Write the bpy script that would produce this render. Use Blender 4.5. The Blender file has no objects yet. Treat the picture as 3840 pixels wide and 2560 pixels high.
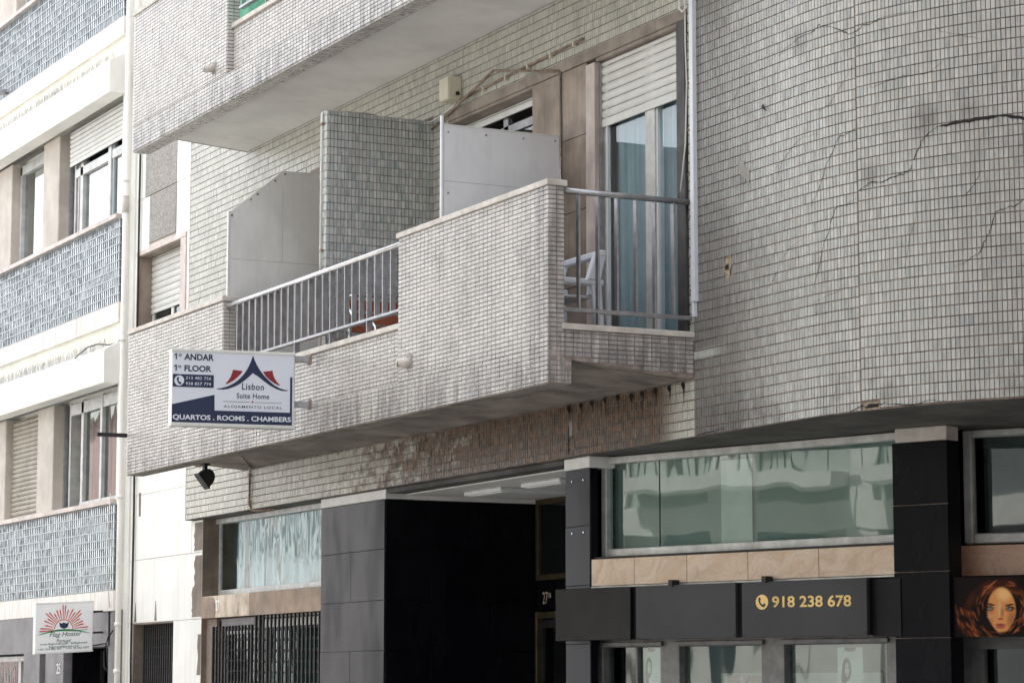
import bpy, math, random
import numpy as np
from math import sin, cos, pi, radians as rad
random.seed(7); rng = np.random.default_rng(7)
S = bpy.context.scene
COL = S.collection

# ------------------------------------------------------------------ camera, sky, sun, exposure
CAM = (15.087, -8.96, 1.60)
YAW, PITCH, LENS = rad(63.21), rad(7.414), 94.245
cd = bpy.data.cameras.new('camera'); cam = bpy.data.objects.new('camera', cd); COL.objects.link(cam)
cam.location = CAM; cam.rotation_euler = (pi/2 + PITCH, 0, YAW)
cd.lens = LENS; cd.sensor_width = 36; cd.sensor_fit = 'HORIZONTAL'; cd.clip_start = .1; cd.clip_end = 3000
S.camera = cam
SUN_EL, SUN_AZ = rad(56), rad(28)           # the sun stands behind the buildings; azimuth from +Y towards -X
sdir = np.array([-sin(SUN_AZ)*cos(SUN_EL), cos(SUN_AZ)*cos(SUN_EL), sin(SUN_EL)])
W = bpy.data.worlds.new('World'); S.world = W; W.use_nodes = True
nt = W.node_tree; nt.nodes.clear()
sky = nt.nodes.new('ShaderNodeTexSky'); sky.sky_type = 'NISHITA'; sky.sun_disc = False
sky.sun_elevation = SUN_EL; sky.sun_rotation = math.atan2(sdir[0], sdir[1])
sky.air_density = 1.0; sky.dust_density = 2.0; sky.ozone_density = 1.0
bg = nt.nodes.new('ShaderNodeBackground'); bg.inputs[1].default_value = 0.15
wo = nt.nodes.new('ShaderNodeOutputWorld')
hz = nt.nodes.new('ShaderNodeMix'); hz.data_type = 'RGBA'; hz.inputs[7].default_value = (8.2, 8.3, 8.5, 1)     # bright thin cloud over the blue
tc = nt.nodes.new('ShaderNodeTexCoord'); cn = nt.nodes.new('ShaderNodeTexNoise'); cn.inputs['Scale'].default_value = 2.2; cn.inputs['Detail'].default_value = 5
cr = nt.nodes.new('ShaderNodeMapRange'); cr.inputs[1].default_value = .35; cr.inputs[2].default_value = .65; cr.inputs[3].default_value = .45; cr.inputs[4].default_value = .95
nt.links.new(tc.outputs['Generated'], cn.inputs['Vector']); nt.links.new(cn.outputs[0], cr.inputs[0]); nt.links.new(cr.outputs[0], hz.inputs[0])
nt.links.new(sky.outputs[0], hz.inputs[6]); nt.links.new(hz.outputs[2], bg.inputs[0]); nt.links.new(bg.outputs[0], wo.inputs[0])
sd = bpy.data.lights.new('sun', 'SUN'); sd.energy = 4.5; sd.angle = rad(.55); sd.color = (1, .955, .89)
sun = bpy.data.objects.new('sun', sd); COL.objects.link(sun)
from mathutils import Vector, Matrix
sun.rotation_euler = Vector(sdir).to_track_quat('Z', 'Y').to_euler(); sun.location = (0, -20, 30)
S.view_settings.view_transform = 'Standard'; S.view_settings.look = 'None'
S.view_settings.exposure = 1.33; S.view_settings.gamma = 1.0; S.view_settings.use_curve_mapping = False

# ------------------------------------------------------------------ helpers
class Frame:
    """u along a facade, w out of it towards the street, z up"""
    def __init__(s, ox, oy, deg=0., tilt=0.):
        t = rad(deg); s.o = (ox, oy); s.c, s.s = cos(t), sin(t); s.deg = deg; s.tilt = tilt
    def __call__(s, u, w, z):
        return (s.o[0] + u*s.c + w*s.s, s.o[1] + u*s.s - w*s.c, z + u*s.tilt)
F0 = Frame(0, 0)
class MB:
    def __init__(s): s.v = []; s.f = []
    def add(s, vs, fs):
        n = len(s.v); s.v += [tuple(p) for p in vs]; s.f += [tuple(i+n for i in f) for f in fs]; return s
    BF = [(0,3,2,1),(4,5,6,7),(0,1,5,4),(1,2,6,5),(2,3,7,6),(3,0,4,7)]
    def box(s, x0, x1, y0, y1, z0, z1):
        return s.add([(x0,y0,z0),(x1,y0,z0),(x1,y1,z0),(x0,y1,z0),(x0,y0,z1),(x1,y0,z1),(x1,y1,z1),(x0,y1,z1)], s.BF)
    def fbox(s, fr, u0, u1, w0, w1, z0, z1):      # w0 back, w1 front
        return s.add([fr(u0,w1,z0),fr(u1,w1,z0),fr(u1,w0,z0),fr(u0,w0,z0),fr(u0,w1,z1),fr(u1,w1,z1),fr(u1,w0,z1),fr(u0,w0,z1)], s.BF)
    def quad(s, a, b, c, d): return s.add([a,b,c,d], [(0,1,2,3)])
    def prism(s, fr, poly, w0, w1):               # polygon in (u,z), extruded along w
        n = len(poly)
        vs = [fr(u, w1, z) for u, z in poly] + [fr(u, w0, z) for u, z in poly]
        fs = [tuple(range(n)), tuple(range(2*n-1, n-1, -1))] + [(i, n+i, n+(i+1) % n, (i+1) % n) for i in range(n)]
        return s.add(vs, fs)
    def tube(s, pts, r, n=8, caps=True):
        pts = [Vector(p) for p in pts]; m = len(pts); vs = []; fs = []
        for i, p in enumerate(pts):
            t = (pts[min(i+1, m-1)] - pts[max(i-1, 0)]).normalized()
            a = t.cross(Vector((0,0,1)) if abs(t.z) < .9 else Vector((1,0,0))).normalized(); b = t.cross(a)
            rr = r[i] if isinstance(r, (list, tuple)) else r
            vs += [tuple(p + (a*cos(2*pi*k/n) + b*sin(2*pi*k/n))*rr) for k in range(n)]
        for i in range(m-1):
            for k in range(n):
                fs.append((i*n+k, i*n+(k+1) % n, (i+1)*n+(k+1) % n, (i+1)*n+k))
        if caps: fs += [tuple(range(n-1, -1, -1)), tuple((m-1)*n+k for k in range(n))]
        return s.add(vs, fs)
    def build(s, name, mat, parent=None, smooth=False, bevel=0, seg=1):
        me = bpy.data.meshes.new(name); me.from_pydata(s.v, [], s.f); me.update()
        return link(name, me, mat, parent, smooth, bevel, seg)
def link(name, me, mat, parent=None, smooth=False, bevel=0, seg=1):
    o = bpy.data.objects.new(name, me); COL.objects.link(o)
    if mat is not None and not me.materials: me.materials.append(mat)
    if parent is not None: o.parent = parent
    if smooth:
        for p in me.polygons: p.use_smooth = True
    if bevel:
        b = o.modifiers.new('bevel', 'BEVEL'); b.width = bevel; b.segments = seg; b.limit_method = 'ANGLE'
    return o
def tag(o, label, cat, group=None):
    o['label'] = label; o['category'] = cat
    if group: o['group'] = group
    return o
def struct(o): o['kind'] = 'structure'; return o
def stuff(o): o['kind'] = 'stuff'; return o
def empty(name, loc=(0,0,0), label=None, cat=None, group=None):
    """things are built in world coordinates: the empty stays at the origin unless loc moves its children"""
    o = bpy.data.objects.new(name, None); COL.objects.link(o); o.location = loc; o.empty_display_size = .2
    if label: tag(o, label, cat, group)
    return o
def P(name, parent, mat, *boxes, fr=F0, bevel=0):
    m = MB()
    for b in boxes: m.fbox(fr, *b)
    return m.build(name, mat, parent, bevel=bevel)

# camera projection, to pick the pieces that show largest
Rm = (Matrix.Rotation(YAW, 3, 'Z') @ Matrix.Rotation(pi/2 + PITCH, 3, 'X'))
Rn = np.array(Rm)
def project(p):
    d = (np.asarray(p) - np.array(CAM)) @ Rn
    f = LENS/36*3840
    return np.stack([1920 - f*d[:, 0]/d[:, 2], 1280 + f*d[:, 1]/d[:, 2], -d[:, 2]], 1)

# ------------------------------------------------------------------ materials
class NT:
    def __init__(s, name):
        s.m = bpy.data.materials.new(name); s.m.use_nodes = True; s.t = s.m.node_tree; s.t.nodes.clear()
        s.out = s.n('OutputMaterial'); s.geo = s.n('NewGeometry')
    def n(s, k, **kw):
        x = s.t.nodes.new('ShaderNode' + k)
        for a, b in kw.items(): setattr(x, a, b)
        return x
    def l(s, a, b): s.t.links.new(a, b)
    def val(s, x, sock):
        if isinstance(x, (int, float)): sock.default_value = x
        elif isinstance(x, tuple): sock.default_value = x if len(x) == 4 or sock.type == 'VECTOR' else (*x, 1)
        else: s.l(x, sock)
    def math(s, op, a, b=0., clamp=False):
        x = s.n('Math', operation=op, use_clamp=clamp); s.val(a, x.inputs[0]); s.val(b, x.inputs[1]); return x.outputs[0]
    def mix(s, f, a, b, blend='MIX'):
        x = s.n('Mix', data_type='RGBA', blend_type=blend); s.val(f, x.inputs[0]); s.val(a, x.inputs[6]); s.val(b, x.inputs[7]); return x.outputs[2]
    def noise(s, scale=(1,1,1), sc=5., detail=3., rough=.55, off=None, vec=None):
        mp = s.n('Mapping'); s.l(vec if vec is not None else s.geo.outputs['Position'], mp.inputs[0]); mp.inputs['Scale'].default_value = scale
        if off is not None: s.l(off, mp.inputs['Location'])
        x = s.n('TexNoise'); x.inputs['Scale'].default_value = sc; x.inputs['Detail'].default_value = detail; x.inputs['Roughness'].default_value = rough
        s.l(mp.outputs[0], x.inputs['Vector']); return x.outputs[0]
    def ramp(s, f, a, b):
        x = s.n('MapRange', clamp=True); x.interpolation_type = 'SMOOTHSTEP'; s.l(f, x.inputs[0]); x.inputs[1].default_value = a; x.inputs[2].default_value = b; return x.outputs[0]
    def xyz(s):
        x = s.n('SeparateXYZ'); s.l(s.geo.outputs['Position'], x.inputs[0]); return x.outputs
    def bump(s, h, strength=.3, dist=.01):
        x = s.n('Bump'); x.inputs['Strength'].default_value = strength; x.inputs['Distance'].default_value = dist; s.l(h, x.inputs['Height']); return x.outputs[0]
    def bsdf(s, col, rough=.5, metal=0., normal=None, spec=.5):
        b = s.n('BsdfPrincipled'); s.val(col, b.inputs['Base Color']); s.val(rough, b.inputs['Roughness']); s.val(metal, b.inputs['Metallic'])
        b.inputs['Specular IOR Level'].default_value = spec
        if normal is not None: s.l(normal, b.inputs['Normal'])
        s.l(b.outputs[0], s.out.inputs[0]); return b
def plain(name, c, rough=.5, metal=0., var=.12, sc=6., streak=.0, streak_c=None, bump=0., bsc=60., dirt=0., dirt_c=(.10,.085,.07), spec=.5, rnd=0.):
    t = NT(name)
    n1 = t.noise((1,1,1), sc, 4, .6)
    dk = tuple(x*(1-var*1.6) for x in c); lt = tuple(min(1, x*(1+var)) for x in c)
    col = t.mix(t.ramp(n1, .3, .7), dk, lt)
    if rnd:
        oi = t.n('ObjectInfo'); col = t.mix(t.math('MULTIPLY', oi.outputs['Random'], rnd), col, tuple(x*.45 for x in c))
    if streak:
        n2 = t.noise((9,9,.7), 2.2, 5, .65)
        col = t.mix(t.math('MULTIPLY', t.ramp(n2, .45, .75), streak), col, streak_c or tuple(x*.45 for x in c))
    if dirt:
        n3 = t.noise((1,1,.55), 3.1, 6, .68)
        col = t.mix(t.math('MULTIPLY', t.ramp(n3, .48, .72), dirt), col, dirt_c)
    nrm = t.bump(t.noise((1,1,1), bsc, 4, .6), bump, .004) if bump else None
    r = t.math('ADD', t.math('MULTIPLY', t.noise((1,1,1), sc*2.3, 3), .25), rough-.12)
    t.bsdf(col, r, metal, nrm, spec); return t.m
def tile_mat(name, base, streak_c, vertical, stain=None, streak=.75, rough=.3, tone=.16):
    t = NT(name)
    oi = t.n('ObjectInfo'); isl = t.geo.outputs['Random Per Island']
    r = t.math('FRACT', t.math('ADD', isl, t.math('MULTIPLY', oi.outputs['Random'], 7.31)))
    r2 = t.math('FRACT', t.math('MULTIPLY', r, 17.7)); r3 = t.math('FRACT', t.math('MULTIPLY', r, 41.3))
    cx = t.n('CombineXYZ'); t.l(t.math('MULTIPLY', r, 50.), cx.inputs[0]); t.l(t.math('MULTIPLY', r2, 30.), cx.inputs[2])
    sc = (105,105,9) if vertical else (9,9,105)
    st = t.noise(sc, 1.0, 3, .6, off=cx.outputs[0])
    amt = t.math('MULTIPLY', t.ramp(st, .42, .68), t.math('MULTIPLY', t.math('ADD', r3, .25), streak))
    col = t.mix(amt, base, streak_c)
    lum = t.math('ADD', t.math('MULTIPLY', r2, 2*tone), 1-tone)
    col = t.mix(1., col, t.mix(0., lum, lum), 'MULTIPLY') if False else t.mix(1., col, lumrgb(t, lum), 'MULTIPLY')
    wear = t.ramp(t.noise((1,1,1), 2.2, 5, .65), .45, .75)
    col = t.mix(t.math('MULTIPLY', wear, .28), col, tuple(x*.55 for x in base))
    if stain: col = stain(t, col)
    nrm = t.bump(t.noise((1,1,1), 60., 3), .12, .004)
    t.bsdf(col, t.math('ADD', t.math('MULTIPLY', r3, .2), rough-.05), 0., nrm, .5); return t.m
def lumrgb(t, v):
    c = t.n('CombineColor')
    for i in range(3): t.l(v, c.inputs[i])
    return c.outputs[0]
def glass(name, tint=(.75,.85,.85), ior=1.9, rough=.01, wav=.0, wsc=2.5):
    t = NT(name)
    nrm = t.bump(t.noise((1,1,.35), wsc, 2, .5), wav, .05) if wav else None
    fr = t.n('Fresnel'); fr.inputs['IOR'].default_value = ior
    tr = t.n('BsdfTransparent'); tr.inputs[0].default_value = (*tint, 1)
    gl = t.n('BsdfGlossy'); gl.inputs['Roughness'].default_value = rough; gl.inputs[0].default_value = (.95,1,1,1)
    if nrm is not None: t.l(nrm, gl.inputs['Normal']); t.l(nrm, fr.inputs['Normal'])
    mx = t.n('MixShader'); t.l(t.math('MULTIPLY', fr.outputs[0], t.math('SUBTRACT', 1., t.geo.outputs['Backfacing'])), mx.inputs[0]); t.l(tr.outputs[0], mx.inputs[1]); t.l(gl.outputs[0], mx.inputs[2])
    t.l(mx.outputs[0], t.out.inputs[0]); return t.m
def printed(name, rough=.35):
    t = NT(name); a = t.n('Attribute'); a.attribute_name = 'Col'; t.bsdf(a.outputs['Color'], rough, 0., None, .08); return t.m

M = {}
def moss(t, col):      # rust and moss growth on the band below the balcony, heavier towards its right end
    x, y, z = t.xyz()
    n = t.noise((1.6,1.6,2.6), 3.0, 6, .7); fine = t.noise((60,60,14), 1., 3, .7)
    gx = t.ramp(x, -9.2, -1.0)
    k = t.ramp(t.math('ADD', t.math('ADD', t.math('MULTIPLY', n, .9), t.math('MULTIPLY', fine, .38)), t.math('MULTIPLY', gx, .46)), .78, .98)
    low = t.ramp(z, 3.80, 3.60)
    right = t.ramp(x, -.16, -.5)
    k = t.math('MULTIPLY', t.math('MULTIPLY', k, low), right)
    br = t.mix(t.ramp(t.noise((4,4,3), 4., 5, .7), .35, .65), (.038,.024,.013), (.25,.115,.045))
    br = t.mix(t.math('MULTIPLY', t.ramp(t.noise((26,26,7), 1., 4, .7), .55, .68), .7), br, (.33,.31,.24))
    br = t.mix(t.ramp(t.noise((50,50,30), 1., 3, .7), .35, .7), t.mix(1., br, (.55,.55,.55), 'MULTIPLY'), br)
    col = t.mix(t.math('MULTIPLY', k, .95), col, br)
    # grey soot above, under the soffit
    soot = t.math('MULTIPLY', t.ramp(t.noise((2,2,1.2), 2.3, 5, .7), .5, .8), .35)
    return t.mix(soot, col, (.16,.15,.14))
def wallgrime_shade(t, col):  # soot along the rounded wall's lower rows; corner strip mixes soot and painted shade
    x, y, z = t.xyz()
    n = t.noise((1,1,.6), 2.6, 6, .7)
    edge = t.ramp(x, 1.3, .02)
    k = t.math('MULTIPLY', t.ramp(t.math('ADD', t.math('MULTIPLY', edge, .55), t.math('MULTIPLY', n, .75)), .40, .92), .72)
    col = t.mix(k, col, (.135,.125,.115))
    n2 = t.noise((1,1,.5), 1.4, 6, .7)
    col = t.mix(t.math('MULTIPLY', t.ramp(n2, .50, .74), .42), col, (.20,.19,.175))
    n3 = t.noise((7,7,.8), 1.6, 5, .7)                                   # run-off streaks
    col = t.mix(t.math('MULTIPLY', t.ramp(n3, .56, .74), .28), col, (.16,.15,.14))
    foot = t.math('MULTIPLY', t.ramp(z, 3.62, 3.25), t.ramp(t.math('ADD', n, t.math('MULTIPLY', edge, .25)), .48, .72))
    col = t.mix(t.math('MULTIPLY', foot, .75), col, (.075,.070,.066))
    for (px, py, pz, rad_) in ((2.36,.19,4.93,.20), (2.62,.31,4.95,.13), (1.95,.08,4.66,.14), (.62,.0,4.86,.16), (2.05,.09,3.33,.16), (1.3,.0,5.60,.18)):
        vm = t.n('VectorMath', operation='DISTANCE'); t.l(t.geo.outputs['Position'], vm.inputs[0]); vm.inputs[1].default_value = (px, py, pz)
        m_ = t.ramp(t.math('ADD', vm.outputs['Value'], t.math('MULTIPLY', n, rad_*1.4)), rad_*1.55, rad_*.6)
        col = t.mix(t.math('MULTIPLY', m_, .55), col, (.10,.092,.09))       # soot round the cracks
    strip = t.math('MULTIPLY', t.math('MULTIPLY', t.ramp(z, 3.745, 3.77), t.ramp(z, 3.83, 3.80)), t.ramp(t.math('ADD', x, t.math('MULTIPLY', n, .3)), .62, .30))
    return t.mix(t.math('MULTIPLY', strip, .8), col, (.56,.57,.54))       # row scoured clean by the balcony spout
def parapetgrime(t, col):
    x, y, z = t.xyz()
    n = t.noise((1,1,.7), 3.2, 6, .7)
    n2 = t.noise((5,5,.9), 2., 5, .7)
    k = t.math('MULTIPLY', t.ramp(n, .47, .72), .36)
    col = t.mix(k, col, (.20,.185,.175))
    zr = t.math('MODULO', t.math('SUBTRACT', z, 3.546), 3.0)
    low = t.ramp(zr, .40, .0)
    col = t.mix(t.math('MULTIPLY', t.math('MULTIPLY', low, t.ramp(n2, .36, .62)), .68), col, (.115,.11,.12))
    end = t.math('MULTIPLY', t.ramp(x, -.55, .0), t.ramp(n2, .36, .60))              # soot at the street corner of the balcony
    col = t.mix(t.math('MULTIPLY', end, .55), col, (.125,.12,.13))
    drip = t.math('MULTIPLY', t.ramp(t.noise((14,14,.5), 1.5, 5, .7), .56, .70), t.ramp(n, .40, .62))
    col = t.mix(t.math('MULTIPLY', drip, .22), col, (.15,.135,.125))
    return col
M['tile_wall'] = tile_mat('tile_wall', (.56,.545,.48), (.335,.37,.36), True, moss, streak=.65, tone=.1)
M['tile_curve'] = tile_mat('tile_curve', (.49,.475,.45), (.28,.315,.335), True, wallgrime_shade, streak=.8, tone=.14)
M['tile_part'] = tile_mat('tile_part', (.55,.545,.525), (.25,.335,.35), True, None, streak=1.0)
M['tile_par'] = tile_mat('tile_par', (.565,.535,.51), (.41,.415,.44), False, parapetgrime, streak=.55, tone=.085)
M['grout_wall'] = plain('grout_wall', (.20,.175,.155), .9, var=.3)
M['grout_curve'] = plain('grout_curve', (.235,.175,.15), .9, var=.3)
M['grout_par'] = plain('grout_par', (.31,.26,.235), .9, var=.3)
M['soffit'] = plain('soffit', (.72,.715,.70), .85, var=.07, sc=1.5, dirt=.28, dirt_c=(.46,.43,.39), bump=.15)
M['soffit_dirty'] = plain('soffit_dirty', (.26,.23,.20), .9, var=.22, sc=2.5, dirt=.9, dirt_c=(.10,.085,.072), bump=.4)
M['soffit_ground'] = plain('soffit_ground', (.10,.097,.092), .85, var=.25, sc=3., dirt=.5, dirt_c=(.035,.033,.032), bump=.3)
M['coping'] = plain('coping', (.62,.575,.53), .6, var=.12, sc=7., dirt=.4, dirt_c=(.30,.265,.24), bump=.15)
M['alu'] = plain('alu', (.42,.42,.44), .42, .8, var=.12, sc=14., dirt=.35, dirt_c=(.22,.21,.21))
M['rail_steel'] = plain('rail_steel', (.62,.61,.62), .30, .9, var=.08, sc=14., dirt=.3, dirt_c=(.3,.28,.27))
M['alu_white'] = plain('alu_white', (.70,.70,.70), .4, .0, var=.05)
M['alu_dull'] = plain('alu_dull', (.55,.55,.54), .45, .3, var=.12, sc=9, dirt=.45, dirt_c=(.28,.26,.24), bump=.1)
M['panel_white'] = plain('panel_white', (.80,.81,.84), .5, var=.035, sc=1.8, dirt=.16, dirt_c=(.47,.46,.45), streak=.14, streak_c=(.45,.44,.43), bump=.08, bsc=4.)
M['panel_grey'] = plain('panel_grey', (.77,.77,.76), .55, var=.05, sc=1.6, dirt=.2, dirt_c=(.44,.43,.41), streak=.16, streak_c=(.45,.43,.40), bump=.08, bsc=4.)
M['panel_joint'] = plain('panel_joint', (.50,.48,.46), .8)
M['brown_stone'] = plain('brown_stone', (.30,.235,.19), .55, var=.22, sc=3., streak=.55, streak_c=(.135,.105,.085), bump=.12)
M['pink_marble'] = plain('pink_marble', (.56,.475,.435), .4, var=.16, sc=4., streak=.4, streak_c=(.36,.27,.24))
M['lintel_stone'] = plain('lintel_stone', (.27,.225,.19), .6, var=.2, sc=4., streak=.5, streak_c=(.12,.10,.085), bump=.15)
M['black_stone'] = plain('black_stone', (.045,.043,.042), .5, var=.3, sc=6., dirt=.4, dirt_c=(.16,.15,.145))
M['marble'] = plain('marble', (.84,.825,.79), .45, var=.05, sc=1.4, streak=.28, streak_c=(.60,.53,.45), rnd=.05)
M['marble_old'] = plain('marble_old', (.63,.585,.54), .5, var=.12, sc=2.4, streak=.35, streak_c=(.40,.34,.29))
M['pebble'] = plain('pebble', (.36,.335,.315), .9, var=.24, sc=55., streak=.4, streak_c=(.17,.155,.15), bump=.6, bsc=70.)
M['stain_stone'] = plain('stain_stone', (.20,.155,.125), .7, var=.22, sc=4., streak=.4, streak_c=(.10,.08,.065))
M['lintel_old'] = plain('lintel_old', (.60,.50,.40), .6, var=.2, sc=2.2, dirt=.95, dirt_c=(.17,.115,.08), streak=.4, streak_c=(.22,.15,.10))
M['lintel_brown'] = plain('lintel_brown', (.30,.215,.155), .6, var=.25, sc=2.6, dirt=.6, dirt_c=(.14,.095,.065), streak=.3, streak_c=(.45,.34,.25))
M['shutter'] = plain('shutter', (.66,.655,.63), .45, var=.05, sc=5., dirt=.12, dirt_c=(.4,.38,.34))
M['shutter_brown'] = plain('shutter_brown', (.36,.315,.26), .55, var=.12, sc=5.)
M['shutter_gap'] = plain('shutter_gap', (.03,.028,.026), .8)
def granite(name, c, rough, dust, spec):
    t = NT(name)
    sp = t.noise((1,1,1), 140., 2); oi = t.n('ObjectInfo')
    col = t.mix(t.ramp(sp, .42, .66), tuple(x*.6 for x in c), tuple(x*1.5 for x in c))
    cl = t.ramp(t.noise((1,1,.45), 2.4, 5, .65), .40, .70)
    col = t.mix(t.math('MULTIPLY', cl, dust), col, (.17,.165,.17))
    ch = t.ramp(t.noise((1,1,1), 75., 3, .7), .62, .72)
    col = t.mix(t.math('MULTIPLY', t.math('MULTIPLY', ch, t.ramp(t.noise((1,1,.6), 2.9, 4, .7), .48, .68)), .45*min(1, dust*2)), col, (.26,.235,.19))
    col = t.mix(t.math('MULTIPLY', oi.outputs['Random'], .35), col, tuple(x*.55 for x in c))
    t.bsdf(col, t.math('ADD', t.math('MULTIPLY', cl, .22), rough), 0., t.bump(t.noise((1,1,1), 9., 3), .05, .01), spec); return t.m
M['granite'] = granite('granite', (.014,.014,.020), .28, .16, .14)
M['granite_dark'] = granite('granite_dark', (.005,.005,.008), .2, .02, .10)  # darker, less dusty copy of the granite above
M['white_paint'] = plain('white_paint', (.76,.75,.73), .6, var=.05, dirt=.2, dirt_c=(.45,.42,.38), bump=.1)
def marble_peach(name, a, b, c, sc=2.2):
    t = NT(name)
    oi = t.n('ObjectInfo'); cx = t.n('CombineXYZ')
    for i in range(3): t.l(t.math('MULTIPLY', oi.outputs['Random'], 20.+i*7), cx.inputs[i])
    d = t.noise((1,1,1), sc*1.3, 4, .6, off=cx.outputs[0])
    mp = t.n('VectorMath', operation='ADD'); t.l(t.geo.outputs['Position'], mp.inputs[0])
    k = t.n('CombineXYZ'); t.l(t.math('MULTIPLY', d, .55), k.inputs[0]); t.l(t.math('MULTIPLY', d, -.5), k.inputs[2]); t.l(k.outputs[0], mp.inputs[1])
    rt = t.n('Mapping'); rt.inputs['Rotation'].default_value = (0, rad(38), 0); t.l(mp.outputs[0], rt.inputs[0])
    v = t.noise((1.2,1.2,5.), sc*1.6, 5, .65, vec=rt.outputs[0], off=cx.outputs[0])
    col = t.mix(t.ramp(v, .30, .70), a, b)
    v2 = t.noise((1.4,1.4,9.), sc*2.1, 5, .62, vec=rt.outputs[0])
    col = t.mix(t.math('MULTIPLY', t.ramp(v2, .56, .72), .6), col, c)
    t.bsdf(col, .25, 0., None, .5); return t.m
M['peach'] = marble_peach('peach', (.54,.375,.255), (.66,.53,.42), (.42,.34,.29), 1.6)
M['peach_red'] = marble_peach('peach_red', (.56,.31,.20), (.62,.42,.31), (.34,.07,.045), 2.6)
M['dark_alu'] = plain('dark_alu', (.16,.158,.16), .45, .3, var=.15, sc=12.)
M['fascia_gloss'] = plain('fascia_gloss', (.010,.010,.012), .2, var=.2, spec=.16)
M['fascia'] = plain('fascia', (.045,.046,.050), .5, var=.10, sc=1.5, spec=.25)
M['fascia_dark'] = plain('fascia_dark', (.010,.010,.013), .5, spec=.15)
M['gold'] = plain('gold', (.78,.55,.20), .55)
M['brass'] = plain('brass', (.085,.065,.035), .45, .5, var=.2)
M['iron'] = plain('iron', (.022,.020,.020), .55, .2, var=.2)
M['black_plastic'] = plain('black_plastic', (.014,.014,.016), .5)
M['white_plastic'] = plain('white_plastic', (.72,.74,.80), .4, var=.02)
M['pvc'] = plain('pvc', (.64,.615,.58), .5, var=.06, sc=3., dirt=.25, dirt_c=(.42,.38,.34))
M['beige_box'] = plain('beige_box', (.70,.66,.53), .45, var=.04)
M['rust'] = plain('rust', (.31,.235,.18), .75, var=.25, sc=18., dirt=.6, dirt_c=(.11,.055,.035))
M['rust_dark'] = plain('rust_dark', (.045,.026,.016), .8)
M['red_slat'] = plain('red_slat', (.30,.085,.045), .45, var=.12)
M['chrome'] = plain('chrome', (.72,.73,.76), .14, 1., var=.03)
M['cream'] = plain('cream', (.84,.825,.78), .75, var=.05, sc=1.6, dirt=.15, dirt_c=(.52,.47,.40), bump=.15)
M['yellow_wall'] = plain('yellow_wall', (.77,.75,.66), .8, var=.06, sc=1.5, dirt=.2, dirt_c=(.50,.44,.30))
M['band_stone'] = plain('band_stone', (.78,.745,.70), .6, var=.06, sc=2., streak=.6, streak_c=(.40,.31,.23))
M['pier_stone'] = plain('pier_stone', (.53,.475,.42), .65, var=.10, sc=3.2, dirt=.3, dirt_c=(.33,.28,.235), bump=.1)
M['grey_stone'] = plain('grey_stone', (.185,.175,.185), .55, var=.18, sc=2.6, dirt=.3, dirt_c=(.10,.095,.10), streak=.3, streak_c=(.28,.25,.22))
def lens_glass():
    t = NT('lens_glass'); n = t.noise((1,1,1), 1.3, 4, .6)
    t.bsdf(t.mix(t.geo.outputs['Random Per Island'], (.25,.28,.305), (.40,.43,.45)), .12, .0, None, .6); return t.m
M['lens_glass'] = lens_glass(); M['lens_grid'] = plain('lens_grid', (.045,.06,.07), .4, var=.15); M['lens_rail'] = plain('lens_rail', (.42,.45,.47), .5, var=.1)
M['glass'] = glass('glass', (.55,.62,.62), 1.75, .01, .12)
M['glass_sky'] = glass('glass_sky', (.62,.70,.70), 3.2, .01, .03)
M['glass_mirror'] = glass('glass_mirror', (.5,.58,.58), 6.5, .01, .02)
M['glass_door'] = glass('glass_door', (.86,.94,.96), 1.9, .01, .03)
M['glass_shop'] = glass('glass_shop', (.80,.88,.86), 1.9, .015, .13, 1.3)
M['glass_wavy'] = glass('glass_wavy', (.86,.93,.93), 1.45, .015, .2, 3.0)
M['film'] = plain('film', (.33,.35,.34), .7, var=.06, sc=1.2)
M['film_blue'] = plain('film_blue', (.36,.43,.44), .7, var=.1, sc=1.4)
M['curtain'] = plain('curtain', (.37,.41,.43), .85, var=.08)
M['curtain_pane'] = plain('curtain_pane', (.42,.455,.475), .85, var=.08, sc=2.)
M['curtain_pink'] = plain('curtain_pink', (.47,.33,.31), .9, var=.1)
M['curtain_pale'] = plain('curtain_pale', (.46,.41,.38), .9, var=.1)
M['dark_room'] = plain('dark_room', (.02,.022,.025), .9)
M['dim_room'] = plain('dim_room', (.10,.115,.12), .9)
M['sign_white'] = plain('sign_white', (.73,.755,.84), .35, var=.015, sc=1.)
M['sign_frame'] = plain('sign_frame', (.74,.735,.70), .4, .1, var=.04, dirt=.12, dirt_c=(.5,.47,.42))
M['flag_white'] = plain('flag_white', (.90,.90,.91), .4, var=.02)
M['navy'] = plain('navy', (.012,.022,.068), .35, var=.05)
M['sign_red'] = plain('sign_red', (.25,.016,.024), .35, var=.05)
M['sun_red'] = plain('sun_red', (.62,.045,.03), .4, var=.05)
M['sign_green'] = plain('sign_green', (.012,.20,.055), .4, var=.05)
M['text_green'] = plain('text_green', (.02,.115,.075), .4, var=.05)
M['number'] = plain('number', (.78,.77,.74), .35)
M['net_green'] = plain('net_green', (.14,.42,.30), .6, var=.1)
M['crack'] = plain('crack', (.022,.019,.018), .95)
M['render_patch'] = plain('render_patch', (.30,.285,.265), .9, var=.1)
M['plaster_raw'] = plain('plaster_raw', (.36,.29,.215), .95, var=.25, sc=30., bump=.6)
M['asphalt'] = plain('asphalt', (.055,.055,.057), .9, var=.2, sc=4., bump=.3)
M['pavement'] = plain('pavement', (.44,.43,.40), .85, var=.12, sc=3., bump=.3)
M['kerb'] = plain('kerb', (.38,.37,.35), .8, var=.1)
M['opp_green'] = plain('opp_green', (.47,.505,.465), .8, var=.08, sc=1.)
M['opp_pink'] = plain('opp_pink', (.52,.36,.33), .8, var=.08, sc=1.)
M['opp_white'] = plain('opp_white', (.66,.65,.62), .8, var=.06, sc=1.)
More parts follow.
